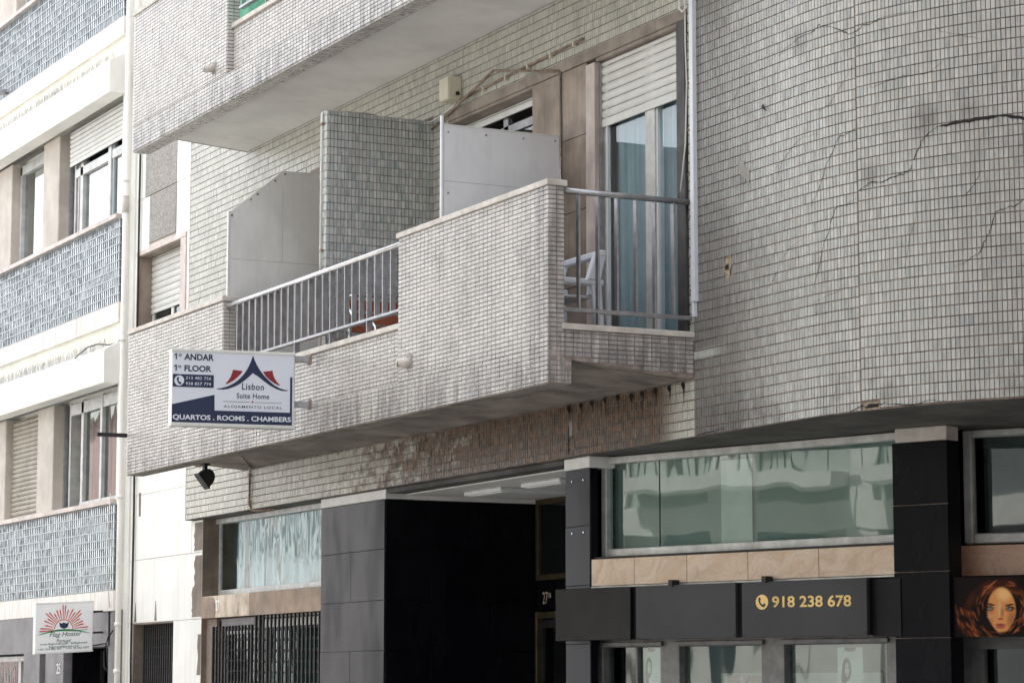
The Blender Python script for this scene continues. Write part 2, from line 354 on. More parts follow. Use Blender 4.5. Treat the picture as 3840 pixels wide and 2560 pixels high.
M['opp_pale'] = plain('opp_pale', (.76,.78,.80), .8, var=.06, sc=1.)
M['opp_dark'] = plain('opp_dark', (.20,.21,.22), .8, var=.08, sc=1.)
M['opp_blue'] = plain('opp_blue', (.30,.34,.40), .8, var=.06, sc=1.)
M['opp_brown'] = plain('opp_brown', (.13,.10,.085), .85, var=.1, sc=1.)
M['opp_trim'] = plain('opp_trim', (.70,.69,.66), .7, var=.05)
M['opp_win'] = plain('opp_win', (.05,.06,.075), .15, var=.1)
M['roof_tile'] = plain('roof_tile', (.36,.16,.09), .8, var=.2)
M['lamp_white'] = plain('lamp_white', (.74,.75,.76), .4, var=.03)

# ------------------------------------------------------------------ tiled surfaces
def curve_pt(s, w=0.):
    """plan of the outer wall: straight to s = 1.28, then an arc of radius 3 m; returns x, y, heading"""
    if s <= 1.28: return s, -w, 0.
    a = (s - 1.28)/3.0
    return 1.28 + (3+w)*sin(a), 3 - (3+w)*cos(a), a
def tile_surface(parent, mat, rects, pitch, gap, place, inward=.004, proud=.007, jitter=.006, keep=300, skip=None, rowshift=None):
    """rects: (u0,u1,z0,z1); place(u,z) -> (pos, tangent_u, tangent_z); tiles are boxes without a back"""
    pu, pz = pitch; gu, gz = gap
    cen = []; sz = []
    for (u0, u1, z0, z1) in rects:
        nu = max(1, round((u1-u0)/pu)); 
        us = u0 + (np.arange(nu)+.5)*(u1-u0)/nu; wu = (u1-u0)/nu
        k0 = math.floor(z0/pz + 1e-6); k = k0
        while k*pz < z1 - 1e-4:
            a, b = max(z0, k*pz), min(z1, (k+1)*pz)
            if b - a > gz*1.6:
                for u in us:
                    if skip and skip(u, (a+b)/2): continue
                    cen.append((u, (a+b)/2)); sz.append((wu-gu, b-a-gz))
            k += 1
    pos = []; T = []; Z = []
    for (u, z) in cen:
        if rowshift: z = z + rowshift(u)
        p, tu, tz = place(u, z); pos.append(p); T.append(tu); Z.append(tz)
    pos = np.array(pos); T = np.array(T); Z = np.array(Z); N = np.cross(T, Z); sz = np.array(sz)
    n = len(pos)
    j1 = rng.normal(0, jitter, n)[:, None]; j2 = rng.normal(0, jitter, n)[:, None]
    T2 = T + N*j1; Z2 = Z + N*j2; N2 = np.cross(T2, Z2); N2 /= np.linalg.norm(N2, axis=1)[:, None]
    pos = pos + N*(rng.normal(0, .0006, n)[:, None])
    full = (np.abs(sz[:, 0] - np.median(sz[:, 0])) < .004) & (np.abs(sz[:, 1] - (pz-gz)) < 1e-4)
    pr = project(pos); vis = (pr[:, 0] > 0) & (pr[:, 0] < 3840) & (pr[:, 1] > 0) & (pr[:, 1] < 2560) & full
    d = np.where(vis, pr[:, 2] - 2.*np.abs((N*(np.array(CAM)-pos)/np.linalg.norm(np.array(CAM)-pos, axis=1)[:, None]).sum(1)), 1e9)
    order = np.argsort(d); single = set(int(i) for i in order[:keep] if d[i] < 1e8)
    mu, mz = float(np.median(sz[:, 0])), pz-gz
    hs = np.array([(-.5,-.5),(.5,-.5),(.5,.5),(-.5,.5)])
    c = .0016
    V = []; Fc = []; k = 0
    for i in range(n):
        if i in single: continue
        a, b = sz[i]
        for e in (-inward, proud):
            q = c if e > 0 else 0
            for h in hs: V.append(pos[i] + T2[i]*(h[0]*(a-2*q)) + Z2[i]*(h[1]*(b-2*q)) + N2[i]*e)
        Fc += [(k+4,k+5,k+6,k+7),(k,k+1,k+5,k+4),(k+1,k+2,k+6,k+5),(k+2,k+3,k+7,k+6),(k+3,k,k+4,k+7)]; k += 8
    me = bpy.data.meshes.new('tile_field'); me.from_pydata([tuple(v) for v in V], [], Fc); me.update()
    stuff(link('tile_field', me, mat, parent))
    if single:
        vs = [(h[0]*(mu-2*q), h[1]*(mz-2*q), e) for e, q in ((-inward, 0), (proud, c)) for h in hs]
        tm = bpy.data.meshes.new('tile'); tm.from_pydata(vs, [], [(4,5,6,7),(0,1,5,4),(1,2,6,5),(2,3,7,6),(3,0,4,7)]); tm.update(); tm.materials.append(mat)
        for i in single:
            o = bpy.data.objects.new('tile', tm); o.parent = parent
            t, nn = T2[i]/np.linalg.norm(T2[i]), N2[i]; zz = np.cross(nn, t)
            m = np.eye(4); m[:3, 0] = t; m[:3, 1] = zz; m[:3, 2] = nn; m[:3, 3] = pos[i]
            o.matrix_world = Matrix(m.tolist()); COL.objects.link(o)
def on_front(y):   return lambda u, z: ((u, y, z), (1,0,0), (0,0,1))
def on_side(x):    return lambda u, z: ((x, u, z), (0,1,0), (0,0,1))
def on_under(z0):  return lambda u, z: ((u, z, z0), (1,0,0), (0,-1,0))
VT, HT = (.0308, .0635), (.0635, .0308)      # upright and lying tile pitch
VG, HG = (.0036, .0056), (.0042, .0036)

# ------------------------------------------------------------------ street
def sheet(name, x0, x1, y0, y1, z, mat):
    return struct(MB().quad((x0,y0,z),(x1,y0,z),(x1,y1,z),(x0,y1,z)).build(name, mat))
sheet('ground', -900, 900, -900, 900, -.13, M['asphalt'])
sheet('road', -120, 120, -9.4, -2.6, -.125, M['asphalt'])
struct(MB().box(-60, 9, -2.6, 3, -.12, 0).build('pavement', M['pavement']))
struct(MB().box(-60, 40, -13.2, -7.6, -.12, -.002).build('pavement', M['pavement']))
struct(MB().box(-60, 9, -2.78, -2.603, -.12, .004).build('kerb', M['kerb']))
struct(MB().box(-60, 40, -7.597, -7.42, -.12, .002).build('kerb', M['kerb']))

# ------------------------------------------------------------------ main tiled building
bld = empty('tiled_apartment_building', label='pale tiled apartment block with long balconies and a rounded street corner', cat='building')
TOPZ = 9.9
# recessed straight wall
m = MB(); m.box(-9.735, -3.75, .006, .3, 3.2475, TOPZ); m.box(-3.75, -.055, .006, .3, 6.14, TOPZ); m.box(-3.75, 0, .006, .3, 3.2475, 3.83); m.box(-.055, 0, .006, .3, 3.83, TOPZ)
wall = m.build('recessed_wall', M['grout_wall'], bld)
rects = [(-9.735, -8.2, 3.25, 7.7), (-8.2, -.0, 3.25, 3.63), (-8.2, -6.6, 3.87, 6.63), (-4.06, -3.75, 3.87, 6.63), (-6.6, -4.06, 6.17, 6.63), (-3.75, -.055, 6.14, 6.63), (-8.2, -.0, 6.87, 8.6)]
tile_surface(wall, M['tile_wall'], rects, VT, VG, on_front(.006))
tile_surface(wall, M['tile_wall'], [(-.055, 0., 3.87, 6.63)], VT, VG, on_front(.006), keep=0)
# return of the tiled face beside the marble, and underside strip
P('wall_return', wall, M['marble_old'], (-9.742, -9.7355, -.29, 0.004, 3.2475, TOPZ))
# weep holes with rust lumps along the top of the band, and a broken slot
for k in range(10):
    x = -1.74 + k*.178 + random.uniform(-.015, .015); zz = 3.606 + random.uniform(-.006, .006); q = random.uniform(.8, 1.3)
    MB().add([(x-.017*q,-.003,zz-.012),(x+.004,-.012,zz-.034*q),(x+.018*q,-.003,zz-.010),(x+.012,-.010,zz+.016),(x-.012,-.010,zz+.018),(x,-.026,zz-.002)], [(0,1,5),(1,2,5),(2,3,5),(3,4,5),(4,0,5)]).build('weep_hole', M['crack'], wall)
    MB().prism(F0, [(x-.010,zz-.02),(x-.004,zz-.02-random.uniform(.06,.17)),(x+.008,zz-.02)], .0012, .0024).build('rust_run', M['rust_dark'], wall)
P('slot', wall, M['crack'], (-1.765,-1.752,-.01,.0035,3.27,3.47)); P('render_patch', wall, M['render_patch'], (-1.748,-1.70,-.01,.0025,3.40,3.50))
# rounded wall
def arc_slab(w0, w1, z0, z1, s0=0., s1=6.2, n=60, extra=()):
    ss = sorted(set([s0, 1.28] + list(np.linspace(max(s0, 1.28), s1, n)))); vs = []; fs = []
    for s in ss:
        for w in (w0, w1):
            x, y, a = curve_pt(s, w); vs += [(x,y,z0),(x,y,z1)]
    for i in range(len(ss)-1):
        a, b = i*4, i*4+4
        fs += [(a+2,b+2,b+3,a+3),(a,a+1,b+1,b),(a,b,b+2,a+2),(a+1,a+3,b+3,b+1)]
    e = (len(ss)-1)*4; fs += [(0,2,3,1),(e,e+1,e+3,e+2)]
    return MB().add(vs, fs)
cw = arc_slab(-.25, -.006, 3.2475, TOPZ, s1=5.9).build('rounded_wall', M['grout_curve'], bld)
def on_curve(u, z):
    x, y, a = curve_pt(u, -.006); return (x, y, z), (cos(a), sin(a), 0), (0,0,1)
HOLE = (.385, .49, 4.225, 4.385); CHIP = (1.86, 2.0, 3.25, 3.292)
def skip_curve(u, z):
    if .40 < u < .475 and 4.235 < z < 4.37: return True
    return CHIP[0] < u < CHIP[1] and z < 3.30
tile_surface(cw, M['tile_curve'], [(0., 1.848, 3.25, 8.6), (1.856, 4.6, 3.25, 8.6)], (.0303, .0635), (.0031, .0044), on_curve, skip=skip_curve,
             rowshift=lambda u: .006 if u > 1.85 else .0)
def ribbon(name, pts, w, mat, parent, sub=5, rag=.5):
    """a thin ragged strip lying on the rounded wall, over the tile faces"""
    q = []
    for (a, b) in zip(pts[:-1], pts[1:]):
        for k in range(sub): q.append((a[0]+(b[0]-a[0])*k/sub + random.gauss(0, .0035)*(k > 0), a[1]+(b[1]-a[1])*k/sub + random.gauss(0, .0035)*(k > 0)))
    q.append(pts[-1]); vs = []; fs = []; n = len(q)
    for i, (s, z) in enumerate(q):
        d = np.array(q[min(i+1, n-1)]) - np.array(q[max(i-1, 0)]); d /= np.linalg.norm(d)+1e-9; nn = np.array([-d[1], d[0]])
        hw = w*.5*(.45+random.random()*rag*1.6)*min(1, .3+4*min(i, n-1-i)/n)
        for e in (-hw, hw):
            x, y, _ = curve_pt(s+nn[0]*e, .0026); vs.append((x, y, z+nn[1]*e))
    for i in range(n-1): fs.append((2*i, 2*i+2, 2*i+3, 2*i+1))
    return MB().add(vs, fs).build(name, mat, parent)
CR = {
 'a': (.0035, [(1.071,5.571),(1.285,5.628),(1.468,5.641),(1.53,5.671),(1.619,5.638),(1.744,5.584),(1.804,5.552),(1.87,5.558),(1.909,5.584),(1.978,5.58),(2.021,5.591),(2.064,5.603),(2.294,5.606)]),
 'b': (.0050, [(1.845,4.573),(1.918,4.6),(1.968,4.616),(2.053,4.603),(2.123,4.621),(2.204,4.628),(2.26,4.648),(2.283,4.682),(2.306,4.738),(2.362,4.818),(2.427,4.864),(2.454,4.878)]),
 'c': (.013, [(2.454,4.878),(2.562,4.886),(2.692,4.888),(2.808,4.891),(2.884,4.891),(3.008,4.859),(3.15,4.83)]),
 'd': (.0032, [(1.856,4.97),(1.783,4.945),(1.743,4.937),(1.716,4.942),(1.688,4.928),(1.658,4.881),(1.614,4.822),(1.569,4.772),(1.522,4.675),(1.474,4.607),(1.393,4.534)]),
 'e': (.0030, [(2.743,4.588),(2.722,4.554),(2.682,4.495),(2.652,4.467),(2.616,4.44)]),
 'f': (.0036, [(3.1,4.44),(2.996,4.391),(2.935,4.352),(2.87,4.341),(2.822,4.332),(2.807,4.285),(2.791,4.232),(2.766,4.19),(2.721,4.11),(2.652,4.072),(2.551,4.033)]),
 'g': (.0030, [(1.84,4.532),(1.773,4.518),(1.663,4.502),(1.619,4.442),(1.588,4.352),(1.543,4.308),(1.494,4.163),(1.445,4.075),(1.428,4.02)]),
 'h': (.0045, [(1.716,3.252),(1.797,3.259),(1.849,3.282),(1.899,3.268),(1.998,3.283),(2.103,3.27),(2.282,3.255),(2.347,3.27),(2.482,3.262)]),
 'i': (.0050, [(.02,3.262),(.049,3.256),(.101,3.258),(.145,3.264),(.23,3.265),(.29,3.267),(.341,3.278),(.399,3.266)]),
 'j': (.0016, [(.996,4.676),(1.034,4.777),(1.099,4.883),(1.269,4.978),(1.355,5.001),(1.514,4.982)]),
 'k': (.0016, [(1.517,5.125),(1.607,5.147),(1.695,5.226),(1.846,5.359)]),
 'l': (.0018, [(1.919,5.185),(2.054,5.199),(2.229,5.221),(2.393,5.209),(2.551,5.286)]),
 'm': (.0016, [(1.411,3.947),(1.565,3.975),(1.707,3.985)]),
 'n': (.0015, [(.9,4.1),(1.0,4.17),(1.07,4.26),(1.2,4.33),(1.35,4.37)]), 'o': (.0015, [(2.2,4.0),(2.24,4.2),(2.3,4.36),(2.31,4.5)]),
 'p': (.0015, [(2.45,5.5),(2.5,5.44),(2.62,5.41),(2.75,5.36)]), 'q': (.0015, [(.3,5.2),(.42,5.33),(.5,5.36),(.62,5.48)])}
for k, (w, pts) in CR.items(): ribbon('crack', pts, w*1.5, M['crack'], cw)
def blotch(name, pts, mat, off, parent=cw):
    vs = []
    for s, z in pts: x, y, _ = curve_pt(s, off); vs.append((x, y, z))
    return MB().add(vs, [tuple(range(len(vs)-1, -1, -1))]).build(name, mat, parent)
blotch('render_patch', [(.57,4.941),(.609,4.98),(.655,4.971),(.664,4.93),(.719,4.9),(.718,4.846),(.704,4.798),(.681,4.847),(.616,4.878),(.598,4.926)], M['render_patch'], .0035)
blotch('exposed_plaster', [(.42,4.375),(.475,4.385),(.49,4.334),(.466,4.288),(.455,4.22),(.424,4.224),(.404,4.276),(.39,4.29),(.398,4.34)][::1], M['plaster_raw'], .0015)
blotch('hole', [(.408,4.327),(.452,4.33),(.45,4.294),(.404,4.297)], M['crack'], .0035)
blotch('exposed_plaster', [(1.862,3.251),(1.998,3.251),(1.998,3.292),(1.90,3.297),(1.87,3.288)], M['plaster_raw'], -.004)
blotch('hole', [(1.885,3.262),(1.99,3.264),(1.99,3.284),(1.91,3.288)], M['crack'], -.001)
x, y, _ = curve_pt(.9); MB().tube([(.885, -.003, 5.29), (.91, -.02, 5.268), (.945, -.012, 5.24)], [.006,.008,.003], 6).build('wall_hook', M['iron'], cw)
# ground-floor ceiling strip under the tiled walls
m = MB(); m.add([(-9.735,.0,3.2465),(0,.0,3.2465),(0,2.2,3.2465),(-9.735,2.2,3.2465)], [(0,1,2,3)])
pp = [curve_pt(s)[:2] for s in np.linspace(0, 5.9, 50)]
m.add([(a, b, 3.2465) for a, b in pp] + [(4.0, 5.4, 3.2465), (0, 5.4, 3.2465)], [tuple(range(len(pp)+2))])
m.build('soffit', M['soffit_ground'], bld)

# body of the block behind the street wall: unseen roof and rear walls, added to stop sun leaking in
bd_ = MB(); bd_.box(-11.6, 0, .31, 12, TOPZ-.25, TOPZ+.1); bd_.box(-11.6, 6.0, 11.7, 12, 0, TOPZ-.25); bd_.box(-11.6, -11.3, .41, 11.7, 0, TOPZ-.25)
bd_.add([(a, b, TOPZ) for a, b in [curve_pt(q_, .02)[:2] for q_ in np.linspace(0, 5.9, 40)]] + [(6.0, 12, TOPZ), (0, 12, TOPZ)], [tuple(range(42))]); bd_.box(4.2, 6.0, 3.2, 12, 3.25, TOPZ-.25); bd_.box(3.9, 6, 5.4, 12, 0, 3.25)
bd_.build('unseen_roof_and_rear', M['white_paint'], bld)
# ---- marble clad strip at the left, with the shuttered window above and the barred window below
YM = .07
mw = P('marble_wall', bld, M['marble_old'], (-11.60, -9.742, -.4, -YM-.012, 2.285, 3.9), (-11.60, -11.50, -.4, -YM-.012, 0, TOPZ), (-10.03, -9.742, -.4, -YM-.012, 3.9, TOPZ), (-11.5, -10.03, -.4, -YM-.012, 6.16, TOPZ), (-10.235, -9.44, -.4, -YM-.012, 0, 2.285))
def slab(name, parent, mat, fr, u0, u1, w, z0, z1, t=.02, g=.0022, bev=.0015):
    d = random.uniform(-.0012, .0012)
    return MB().fbox(fr, u0+g, u1-g, w-t, w+d, z0+g, z1-g).build(name, mat, parent, bevel=bev)
for u0, u1 in ((-11.60,-10.83), (-10.83,-10.13), (-10.13,-9.745)):
    slab('marble_panel', mw, M['marble'], F0, u0, u1, -YM, 3.60, 3.9)
    slab('marble_panel', mw, M['marble'], F0, u0, u1 if u1 > -9.8 else u1, -YM, 2.93, 3.60)
for u0, u1 in ((-11.60,-10.83), (-10.83,-10.13), (-10.13,-9.44)): slab('marble_panel', mw, M['marble'], F0, u0, u1, -YM, 2.287, 2.93)
slab('marble_panel', mw, M['marble'], F0, -9.745, -9.44, -YM, 2.93, 3.244)
slab('marble_panel', mw, M['marble'], F0, -10.235, -9.44, -YM, 1.62, 2.287); slab('marble_panel', mw, M['marble'], F0, -10.235, -9.44, -YM, 0, 1.62)
slab('marble_panel', mw, M['marble'], F0, -11.60, -11.475, -YM, 0, 2.287)
# weathered bare patches at the edge of the marble
def ragged(u0, u1, z0, z1, w, n=9, amp=.03):
    L = [(u0 + random.uniform(-amp, amp)*.7, z1 - (z1-z0)*k/n) for k in range(n+1)]
    return [(u1, z0), (u1, z1)] + L
for u0, z0, z1 in ((-9.66, 2.95, 3.22), (-9.64, 2.60, 2.90), (-9.70, 2.31, 2.60), (-9.53, 1.75, 2.14)):
    MB().prism(F0, ragged(u0, -9.446, z0, z1, 0), -YM-.006, -YM+.0035).build('bare_patch', M['stain_stone'], mw)
MB().prism(F0, [(-9.412,2.29),(-9.06,2.29),(-9.03,2.36),(-9.05,2.43),(-9.10,2.485),(-9.412,2.492)], -.07, -.0575).build('bare_patch', M['lintel_brown'], mw)
MB().prism(F0, [(-11.33,3.38),(-11.28,3.38),(-11.285,3.62),(-11.34,3.62)], -YM-.006, -YM+.0035).build('bare_patch', M['stain_stone'], mw)
for x in (-10.80, -11.42): MB().prism(F0, [(x,2.30),(x+.06,2.30),(x+.045,2.42),(x+.03,2.50),(x+.02,2.40)], -YM-.006, -YM+.003).build('bare_patch', M['stain_stone'], mw)
# upper part
slab('marble_panel', mw, M['marble'], F0, -11.60, -11.31, -YM, 6.71, 7.9); slab('marble_panel', mw, M['marble'], F0, -10.34, -9.745, -YM, 6.71, 7.9)
slab('marble_panel', mw, M['marble'], F0, -11.60, -11.16, -YM, 6.16, 6.71); slab('marble_panel', mw, M['marble'], F0, -10.34, -9.745, -YM, 6.16, 6.71)
slab('pebble_panel', mw, M['pebble'], F0, -11.31, -10.34, -YM+.004, 6.71, 7.9, g=.004); slab('pebble_panel', mw, M['pebble'], F0, -11.16, -10.34, -YM+.004, 6.20, 6.70, g=.004)
slab('marble_panel', mw, M['marble'], F0, -10.015, -9.745, -YM, 3.9, 6.16); slab('marble_panel', mw, M['marble'], F0, -11.60, -11.52, -YM, 3.9, 6.16)
def shutter(parent, fr, u0, u1, w, z0, z1, pitch, mat, name='roller_shutter', rail=.045):
    """roller blind: curved slats with dark slots between and a bottom rail"""
    o = MB().fbox(fr, u0, u1, w-.02, w-.012, z0, z1).build(name, M['shutter_gap'], parent)
    z = z0 + rail
    MB().fbox(fr, u0, u1, w-.012, w+.004, z0, z0+rail-.003).build('bottom_rail', mat, o, bevel=.003)
    while z < z1 - .005:
        h = min(pitch, z1-z); n = 4; vs = []; fs = []
        for k in range(n+1):
            f = k/n; ww = w - .010 + .016*sin(pi*(.12+.76*f)); zz = z + .004 + (h-.006)*f
            vs += [fr(u0, ww, zz), fr(u1, ww, zz)]
        vs += [fr(u0, w-.012, z+h-.002), fr(u1, w-.012, z+h-.002), fr(u0, w-.012, z+.004), fr(u1, w-.012, z+.004)]
        for k in range(n): fs.append((2*k, 2*k+1, 2*k+3, 2*k+2))
        fs += [(2*n, 2*n+1, 2*n+3, 2*n+2), (2*n+5, 2*n+4, 0, 1)]
        MB().add(vs, fs).build('slat', mat, o, smooth=False); z += pitch
    return o
wn = P('window', bld, M['pink_marble'], (-11.516,-11.454,-.20,-YM+.012,4.0,6.155), (-10.172,-10.016,-.20,-YM+.012,4.0,6.108), (-11.516,-10.016,-.20,-YM+.014,6.11,6.157), bevel=.003)
P('reveal', wn, M['brown_stone'], (-11.4535,-11.445,-.24,-YM-.002,4.0,6.10), (-10.18,-10.1725,-.24,-YM-.002,4.0,6.10), (-11.454,-10.172,-.24,-YM-.002,6.10,6.1095))
P('frame', wn, M['alu_white'], (-11.445,-11.40,-.25,-.215,4.0,5.6), (-10.86,-10.79,-.25,-.215,4.0,5.6), (-10.23,-10.18,-.25,-.215,4.0,5.6))
P('pane', wn, M['glass'], (-11.40,-10.86,-.238,-.232,4.0,5.6)); P('pane', wn, M['glass'], (-10.79,-10.23,-.238,-.232,4.0,5.6))
P('curtain', wn, M['dim_room'], (-11.45,-10.18,-.36,-.33,4.0,6.1)); P('curtain', wn, M['opp_trim'], (-10.95,-10.70,-.31,-.30,4.0,6.1))
shutter(bld, F0, -11.445, -10.18, -.205, 5.505, 6.10, .0665, M['shutter'])
# barred small window
wn = P('window', bld, M['stain_stone'], (-11.475,-11.44,-.40,-YM-.004,0,2.283), (-11.44,-10.235,-.4,-YM-.004,2.270,2.283))
P('pane', wn, M['glass'], (-11.44,-10.24,-.30,-.292,.9,2.27)); P('frame', wn, M['dark_alu'], (-10.86,-10.80,-.29,-.262,.9,2.27), (-11.44,-11.40,-.29,-.262,.9,2.27), (-11.4,-10.24,-.29,-.262,2.22,2.268))
P('room_back', wn, M['film_blue'], (-11.44,-10.24,-.40,-.37,.9,2.27))
def grille(parent, fr, u0, u1, w, z0, z1, du, dz, rod=.008, zoff=.0):
    g = MB().fbox(fr, u0-.012, u0+.012, w-.012, w+.012, z0, z1).fbox(fr, u1-.012, u1+.012, w-.012, w+.012, z0, z1).build('security_grille', M['iron'], parent)
    n = round((u1-u0)/du)
    for k in range(1, n): u = u0+(u1-u0)*k/n; P('bar', g, M['iron'], (u-rod, u+rod, w-rod, w+rod, z0, z1-zoff), fr=fr)
    z = z1 - .03
    while z > z0: P('cross_bar', g, M['iron'], (u0, u1, w-rod-.006, w-rod+.004, z-.009, z+.009), fr=fr); z -= dz
    return g
grille(bld, F0, -11.30, -10.25, -.14, .9, 2.262, .066, .098)
# ---- bay 27A
P('jamb', bld, M['stain_stone'], (-9.4395,-9.43,-.40,-YM-.001,0,3.244))
lt = P('stone_lintel', bld, M['lintel_old'], (-9.42,-6.44,-.2,-.078,2.29,2.495))
slab('lintel_panel', lt, M['lintel_old'], F0, -9.415, -8.15, -.062, 2.286, 2.498); slab('lintel_panel', lt, M['lintel_brown'], F0, -8.15, -6.44, -.064, 2.284, 2.500)
wn = P('shop_window', bld, M['alu_dull'], (-9.43,-6.435,-.265,-.235,2.50,2.56), (-9.43,-9.395,-.265,-.235,2.56,3.20), (-9.43,-6.435,-.30,-.20,3.198,3.244), bevel=.002)
P('pane', wn, M['glass_wavy'], (-9.395,-6.435,-.255,-.249,2.56,3.198)); P('blind', wn, M['film_blue'], (-9.43,-6.435,-.50,-.46,2.5,3.22))
P('room_side', wn, M['dim_room'], (-9.43,-9.18,-.40,-.39,2.55,3.2))
m = MB(); vs = []; fs_ = []
for k in range(241):
    x = -9.19 + 2.74*k/240; y = .33 + .022*sin(k*.33+.8*sin(k*.07)) + .010*sin(k*.9)
    vs += [(x, y, 2.53), (x, y+.01, 3.21)]
for k in range(240): fs_.append((2*k, 2*k+2, 2*k+3, 2*k+1))
m.add(vs, fs_).build('curtain', M['curtain_pane'], wn, smooth=True)
dr = P('street_door', bld, M['dark_alu'], (-9.15,-9.10,-.20,-.15,0,2.26), (-8.14,-8.08,-.20,-.15,0,2.28), (-9.15,-8.08,-.20,-.15,2.2,2.28), bevel=.003)
P('pane', dr, M['glass'], (-9.10,-8.14,-.185,-.18,.3,2.2)); P('room_back', dr, M['film_blue'], (-9.43,-6.435,-.40,-.37,0,2.29))
P('frame', dr, M['alu_white'], (-9.05,-9.01,-.178,-.165,.3,2.2), (-8.05,-8.0,-.2,-.16,0,2.28), (-8.0,-6.45,-.2,-.16,2.18,2.28), (-9.0,-8.2,-.178,-.165,2.13,2.16))
P('pane', dr, M['glass'], (-8.0,-6.44,-.19,-.185,.3,2.2))
P('door_reveal', bld, M['stain_stone'], (-9.43,-9.15,-.22,-.12,0,2.284))
grille(bld, F0, -9.17, -8.16, -.095, .3, 2.205, .085, .098); grille(bld, F0, -8.06, -6.46, -.095, .3, 2.284, .095, .098, rod=.009)
# ---- black granite pilaster and entrance recess
pil = P('granite_pier', bld, M['granite_dark'], (-6.43,-5.09,-.5,-.062,0,3.165))
JZ = [0, .70, 1.11, 1.517, 1.926, 2.337, 2.756, 3.163]
for k in range(7):
    z0, z1 = JZ[k], JZ[k+1]
    if k % 2: cuts = [-6.43, -5.78, -5.085]
    else: cuts = [-6.43, -5.085]
    for a, b in zip(cuts[:-1], cuts[1:]): slab('granite_panel', pil, M['granite'], F0, a, b, -.05, z0, z1, t=.012)
FS = Frame(-5.075, .06, 90)         # the recess side, facing right
ps = P('recess_side_wall', bld, M['granite_dark'], (.0,1.40,-.03,-.012,0,3.16), fr=FS)
for k in range(7):
    cuts = [0., .41, 1.40] if k % 2 else [0., .97, 1.40]
    for a, b in zip(cuts[:-1], cuts[1:]): slab('granite_panel', ps, M['granite_dark'], FS, a, b, 0, JZ[k], JZ[k+1], t=.012)
P('pier_cap', bld, M['white_paint'], (-6.43,-5.06,-.3,-.045,3.167,3.2445), (-5.08,-5.06,-1.45,-.3,3.165,3.2445), bevel=.004)
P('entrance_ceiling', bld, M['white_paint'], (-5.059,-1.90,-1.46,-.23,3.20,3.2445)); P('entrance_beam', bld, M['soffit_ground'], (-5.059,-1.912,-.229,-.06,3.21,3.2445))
bw = P('entrance_back_wall', bld, M['granite_dark'], (-5.075,-1.90,-1.60,-1.455,2.27,2.52), (-5.075,-5.05,-1.6,-1.455,0,2.27), (-3.6,-1.9,-1.6,-1.455,0,3.2))
tw = P('transom_window', bld, M['brass'], (-5.055,-5.01,-1.48,-1.43,2.52,3.195), (-5.01,-3.6,-1.48,-1.43,2.52,2.565), (-5.01,-3.6,-1.48,-1.43,3.15,3.195), bevel=.003)
P('pane', tw, M['glass'], (-5.01,-3.6,-1.46,-1.455,2.565,3.15)); P('room_back', tw, M['dim_room'], (-5.07,-3.6,-2.1,-2.06,0,3.2))
ed = P('entrance_door', bld, M['brass'], (-5.05,-5.015,-1.48,-1.42,0,2.255), (-5.015,-3.6,-1.48,-1.42,2.20,2.255), bevel=.004)
P('door_leaf', ed, M['iron'], (-5.005,-4.96,-1.49,-1.45,0,2.19), (-4.96,-3.6,-1.49,-1.45,2.12,2.19)); P('pane', ed, M['glass'], (-4.96,-3.6,-1.475,-1.47,0,2.12))
for u0, u1 in ((-4.52,-3.86), (-3.50,-2.85)):
    far = u0 < -4
    t = empty('ceiling_light', label='flat white ceiling light in the entrance, ' + ('left one further from the pillar' if far else 'right one nearest the pillar'), cat='ceiling light', group='entrance ceiling lights')
    P('housing', t, M['lamp_white'], (u0, u1, -1.12, -.50, 3.165, 3.199), bevel=.008); P('diffuser', t, M['alu_white'], (u0+.03, u1-.03, -1.09, -.53, 3.158, 3.1655))
pr_ = P('granite_pillar', bld, M['granite_dark'], (-1.905,-1.545,-.115,-.062,0,3.16), (-1.905,-1.76,-.5,-.115,0,3.16))
for k in range(7):
    slab('granite_panel', pr_, M['granite'], F0, -1.908, -1.539, -.05, JZ[k], JZ[k+1], t=.012)
P('pillar_cap', bld, M['white_paint'], (-1.90,-1.52,-.25,-.035,3.163,3.2445), bevel=.006)
for z in (3.08, 2.71):
    for u in (-1.80, -1.63): MB().tube([F0(u, -.049, z), F0(u, -.044, z)], .007, 8).build('screw', M['chrome'], pr_)

# ---- shop on the corner
FW = Frame(-1.60, .19, 16.9)
P('shop_reveal', bld, M['granite_dark'], (-.13,-.002,-.25,-.055,2.53,3.244), (-.13, 2.63, -.30, -.25, 2.30, 3.244), fr=FW)
sw = P('shop_window', bld, M['alu_dull'], (0,.05,-.05,.02,2.535,3.240), (.05,2.70,-.05,.02,2.535,2.590), (.05,2.70,-.05,.02,3.19,3.240), fr=FW, bevel=.004)
P('pane', sw, M['glass_shop'], (.05,.530,-.025,-.019,2.59,3.19), fr=FW); P('pane', sw, M['glass_shop'], (.534,2.70,-.025,-.019,2.59,3.19), fr=FW)
P('gasket', sw, M['iron'], (.5295,.5345,-.027,-.016,2.59,3.19), fr=FW)
P('blind', sw, M['film'], (.012,2.70,-.12,-.10,2.56,3.22), fr=FW); P('blind', sw, M['opp_trim'], (1.05,1.33,-.085,-.08,2.56,3.16), fr=FW)
FM = Frame(-1.525, .052, 16.9)
ms = P('marble_sill', bld, M['marble_old'], (0,2.70,-.2,-.02,2.33,2.505), fr=FM)
cu = [0., .416, .909, 1.458, 2.067, 2.70]
for a, b in zip(cu[:-1], cu[1:]): slab('marble_panel', ms, M['peach'], FM, a, b, 0, 2.325, 2.515)
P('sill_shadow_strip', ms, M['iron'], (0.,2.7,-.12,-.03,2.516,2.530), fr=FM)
P('trim', ms, M['alu_dull'], (0.,2.70,-.02,.004,2.313,2.323), fr=FM)
